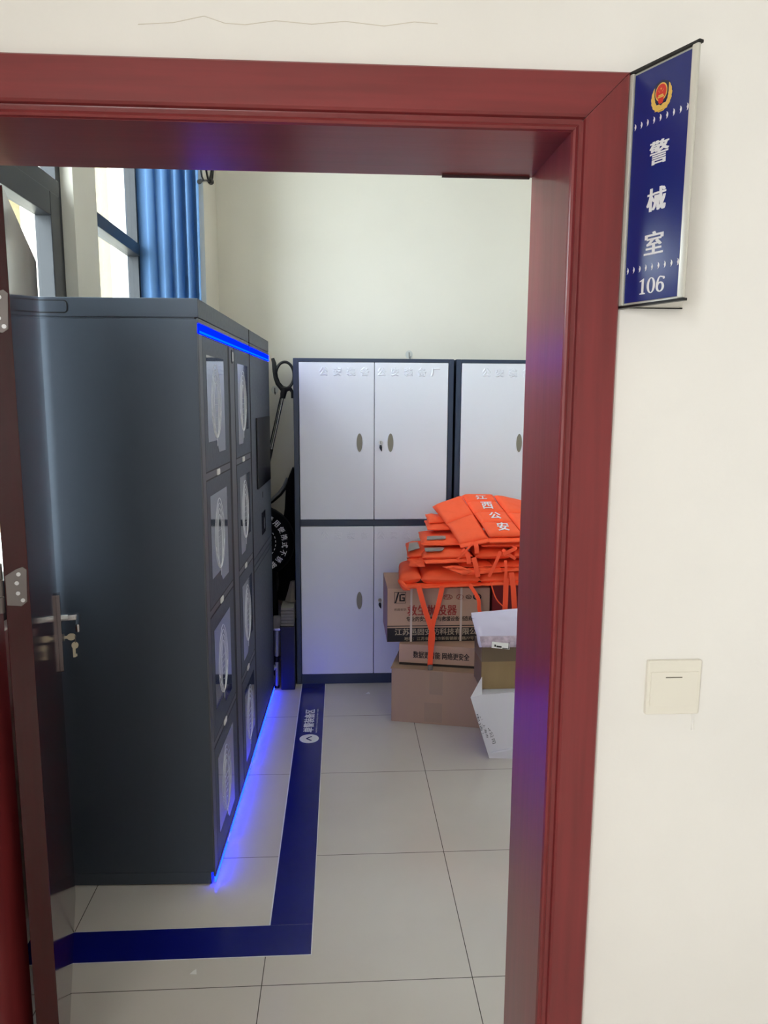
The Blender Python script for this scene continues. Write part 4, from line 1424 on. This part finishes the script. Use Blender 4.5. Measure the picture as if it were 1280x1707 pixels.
# round black bag with white ring of characters
sb = thing('round_bag', 'round black bag with a ring of white characters, standing behind the locker end', 'bag', (-0.475, 4.30, 0.0))
SBc = Vector((-0.480, 4.300, 0.815))
RS = 0.208
def bag_disc(R, y, th, n=48):
    mb = MB()
    prof = [(0.0, -th), (R * 0.90, -th), (R * 0.97, -th * 0.72), (R, -th * 0.25), (R, th * 0.25), (R * 0.97, th * 0.72), (R * 0.90, th), (0.0, th)]
    vs, fs = [], []
    for (r_, d_) in prof:
        for k in range(n):
            a = 2 * math.pi * k / n
            vs.append((SBc.x + r_ * math.cos(a), SBc.y + d_, SBc.z + r_ * math.sin(a)))
    for i in range(len(prof) - 1):
        for k in range(n):
            j = (k + 1) % n
            fs.append((i * n + k, i * n + j, (i + 1) * n + j, (i + 1) * n + k))
    return mb.add(vs, fs)
bag_disc(RS, 0, 0.045).build('bag_body', M['black_cloth'], sb)
b = MB(); b.box(-0.66, -0.372, 4.265, 4.335, 0.0, 0.68, 0.02)
b.build('lower_sleeve', M['black_cloth'], sb)
b = MB()
for k, ch in enumerate('警用便携式不锈钢'):
    a = math.radians(62 - 16.8 * k)
    R_ = 0.158
    p = SBc + Vector((R_ * math.cos(a), -0.0466, R_ * math.sin(a)))
    up_ = Vector((math.cos(a), 0, math.sin(a)))
    b.text(ch, face_M(p, (math.sin(a), 0, -math.cos(a)), up_), height=0.036, width=0.032, xbold=0.0007)
for k in range(6):
    a = math.radians(30 - 13 * k)
    p = SBc + Vector((0.105 * math.cos(a), -0.0466, 0.105 * math.sin(a)))
    b.box(-0.006, 0.006, -0.002, 0.002, 0, 0.0002, M4=face_M(p, (math.sin(a), 0, -math.cos(a)), (math.cos(a), 0, math.sin(a))))
b.build('lettering', M['print_white'], sb, smooth=False)
b = MB()
b.tube([(SBc.x + RS * math.cos(math.radians(a)), SBc.y, SBc.z + RS * math.sin(math.radians(a))) for a in range(0, 360, 10)], 0.006, 8, closed=True)
b.build('piping', M['black'], sb)

# dark bag of cloth squeezed against the cabinet
dc = thing('dark_garment', 'dark cloth bundle hanging between the round bag and grey cabinet', 'cloth', (-0.285, 4.40, 0.40))
b = MB()
rows = []
for i in range(14):
    z = 1.235 - i * 0.062
    w0 = -0.285 - min(0.10, 0.016 * i ** 0.9) - 0.01 * math.sin(i)
    rows.append([(w0 + (-0.262 - w0) * j / 6, 4.42 - 0.03 * math.sin(math.pi * j / 6) - 0.008 * math.sin(i * 1.3 + j), z) for j in range(7)])
b.strip(rows, (0, 0.045, 0))
b.build('cloth', M['black_cloth'], dc)

nc = thing('navy_case', 'dark navy case standing on the floor beside the grey cabinet', 'case', (-0.306, 4.08, 0))
b = MB(); b.box(-0.340, -0.262, 4.055, 4.225, 0.0, 0.360, 0.004)
b.build('case_body', M['navy_dark'], nc)
b = MB(); b.box(-0.342, -0.260, 4.053, 4.227, 0.360, 0.372, 0.002)
b.build('case_lid', M['navy_dark'], nc)
gp = thing('folded_paper', 'grey folded paper pad lying on the navy case', 'paper', (-0.305, 4.14, 0.372))
b = MB()
for k in range(6):
    b.box(-0.338 + 0.002 * (k % 2), -0.264, 4.062 + 0.002 * (k % 3), 4.22, 0.3722 + k * 0.018, 0.3722 + k * 0.018 + 0.0165, 0.003)
b.build('paper_stack', M['grey_paper'], gp)
gc = thing('grey_cloth', 'small grey cloth tucked above the paper pad by the cabinet', 'cloth', (-0.285, 4.20, 0.4802))
b = MB()
b.strip([[(-0.292, 4.20, 0.592), (-0.28, 4.185, 0.60), (-0.264, 4.19, 0.60)], [(-0.305, 4.19, 0.54), (-0.284, 4.175, 0.54), (-0.264, 4.18, 0.54)], [(-0.322, 4.185, 0.484), (-0.29, 4.17, 0.482), (-0.264, 4.175, 0.482)]], (0, 0.03, 0))
b.build('cloth', M['grey_cloth'], gc)

st = thing('telescopic_leg', 'silver jointed metal leg standing against the far end of the locker', 'stand', (-0.354, 4.09, 0))
b = MB(); b.box(-0.381, -0.335, 4.082, 4.108, 0.355, 0.425, 0.004)
b.build('top_bracket', M['grey_paper'], st)
b = MB(); b.box(-0.383, -0.341, 4.080, 4.110, 0.342, 0.356, 0.002)
b.build('clamp_collar', M['chrome'], st)
b = MB(); b.tube([(-0.361, 4.095, 0.342), (-0.365, 4.095, 0.19)], [0.017, 0.014], 16)
b.build('upper_tube', M['alu'], st)
b = MB(); b.tube([(-0.365, 4.095, 0.195), (-0.366, 4.095, 0.165), (-0.366, 4.095, 0.150)], [0.013, 0.015, 0.011], 14); b.tube([(-0.344, 4.095, 0.178), (-0.389, 4.095, 0.178)], 0.006, 8)
b.build('joint_knob', M['black'], st)
b = MB(); b.tube([(-0.366, 4.095, 0.155), (-0.368, 4.095, 0.012)], [0.0125, 0.0115], 14); b.tube([(-0.366, 4.095, 0.125), (-0.3975, 4.095, 0.115)], 0.016, 14)
b.build('lower_tube', M['alu'], st)
b = MB(); b.tube([(-0.368, 4.095, 0.014), (-0.368, 4.095, 0.0)], 0.014, 12)
b.build('rubber_foot', M['black'], st)

# transparent adhesive hooks
def wall_hook(label, x, z):
    h = thing('adhesive_hook', label, 'hook', (x, YB, z))
    b = MB()
    b.extrude([(x + p[0], YB - 0.0015, z + p[1]) for p in disc(0.022, 0.024)], (0, 0.0015, 0))
    b.build('hook_plate', M['clear'], h)
    b = MB()
    b.tube([(x, YB - 0.003, z + 0.012), (x, YB - 0.012, z - 0.004), (x, YB - 0.020, z - 0.020), (x + 0.004, YB - 0.030, z - 0.026), (x + 0.006, YB - 0.036, z - 0.012)], 0.0024, 8)
    b.build('hook_wire', M['steel'], h)
    return h
wall_hook('clear adhesive hook on the back wall left of the catch pole', -0.392, 1.690)
wall_hook('clear adhesive hook on the back wall just above the grey cabinet top', 0.415, 1.905)

# black cable with plug on the corner pier
cb = thing('cable', 'black looped cable with a plug near the top of the corner pier', 'cable', (-0.70, 4.32, 2.85))
b = MB()
XP = -0.7045
b.tube([(XP, 4.46, 3.15), (XP, 4.455, 3.0), (XP, 4.44, 2.90), (XP - 0.0, 4.41, 2.845), (XP, 4.36, 2.815), (XP, 4.31, 2.800), (XP, 4.27, 2.805), (XP, 4.22, 2.83), (XP, 4.185, 2.855), (XP, 4.165, 2.885)], 0.0055, 8)
b.tube([(XP, 4.40, 3.15), (XP, 4.40, 2.95), (XP, 4.395, 2.885), (XP, 4.36, 2.845), (XP, 4.32, 2.815), (XP, 4.30, 2.80)], 0.0055, 8)
b.tube([(XP, 4.29, 2.795), (XP, 4.23, 2.785), (XP, 4.18, 2.772), (XP, 4.13, 2.757), (XP, 4.08, 2.762), (XP, 4.05, 2.785), (XP, 4.03, 2.83)], 0.0045, 8)
b.tube([(XP, 4.10, 2.745), (XP, 4.05, 2.735), (XP, 4.00, 2.715)], [0.003, 0.008, 0.012], 10)
b.build('lead', M['black'], cb)
b = MB(); b.tube([(XP + 0.003, 4.345, 2.815), (XP + 0.006, 4.32, 2.803), (XP + 0.003, 4.285, 2.797)], [0.010, 0.017, 0.011], 10)
b.build('plug', M['black'], cb)

# ------------------------------------------------------------------ curtain
ct = thing('curtain', 'gathered blue curtain hanging beside the far window above the locker', 'curtain', (-0.89, 4.09, 0.30))
b = MB()
rows = []
NF = 90
for i in range(13):
    z = 3.16 - i * (3.16 - 0.30) / 12
    row = []
    for j in range(NF + 1):
        u = j / NF
        xx = -1.046 + u * 0.322
        # soft folds: broad and flat on the left, tight at the right
        ph = 2 * math.pi * (u * 3.2 + 1.6 * u * u)
        dep = 0.012 + 0.014 * u
        y = 4.104 + dep * math.sin(ph) + 0.003 * math.sin(z * 3 + j * 0.3)
        if u > 0.9: y = y
        row.append((xx + 0.006 * math.sin(ph * 2 + z), y, z))
    rows.append(row)
b.strip(rows)
b.build('drape', M['curtain'], ct, angle=180)
b = MB()
b.tube([(-1.046, 4.098, 3.175), (-0.715, 4.098, 3.175)], 0.012, 12)
b.build('curtain_rod', M['alu_rail'], ct)

# ------------------------------------------------------------------ keys hanging in the door lock
wm = Matrix.Translation((D0.x, D0.y, 0)) @ Matrix.Rotation(d_ang, 4, 'Z')
kz = hz - 0.018
kp = wm @ Vector((hx, -0.016, kz))
ky = thing('key_ring', 'key in the door lock with a second key hanging from its ring', 'keys', tuple(kp), d_ang)
b = MB()
b.box(-0.0012, 0.0012, -0.008, 0.001, -0.004, 0.004)
b.extrude([(-0.0012, -0.020 + p[0], p[1]) for p in disc(0.013, 0.011, 20)], (0.0024, 0, 0))
b.build('key', M['key'], ky, local=True)
b = MB()
b.tube([(0.010 * math.sin(2 * math.pi * k / 20), -0.031, -0.008 + 0.012 * math.cos(2 * math.pi * k / 20)) for k in range(20)], 0.0010, 6, closed=True)
b.build('split_ring', M['steel'], ky, local=True)
b = MB()
b.extrude([(-0.0012, -0.029 + p[0], -0.028 + p[1]) for p in disc(0.010, 0.011, 20)], (0.0024, 0, 0))
b.box(-0.0010, 0.0010, -0.030, -0.022, -0.066, -0.036)
b.box(-0.0010, 0.0010, -0.034, -0.030, -0.064, -0.056)
b.build('key', M['key'], ky, local=True)

# ------------------------------------------------------------------ litter on the floor
for k, (x, y, s, lab) in enumerate(((-0.427, 1.949, 0.011, 'tiny white paper scrap on the tiles in front of the blue floor film'),
                                    (0.150, 3.985, 0.014, 'tiny white paper scrap on the tiles at the foot of the grey cabinet'))):
    o = MB().extrude([(x - s, y - s * 0.5, 0.0005), (x + s * 0.9, y - s * 0.7, 0.0005), (x + s * 0.5, y + s * 0.9, 0.004), (x - s * 0.3, y + s * 0.4, 0.002)], (0, 0, 0.0008)).build('paper_scrap', M['white'])
    tag(o, lab, 'scrap')

# origins of single-mesh things at their own base
for o in list(COL.objects):
    if o.type == 'MESH' and o.parent is None and o.get('kind') != 'structure':
        me = o.data
        c = Vector((sum(v.co.x for v in me.vertices), sum(v.co.y for v in me.vertices), 0)) / len(me.vertices)
        c.z = min(v.co.z for v in me.vertices)
        me.transform(Matrix.Translation(-c))
        o.location = c
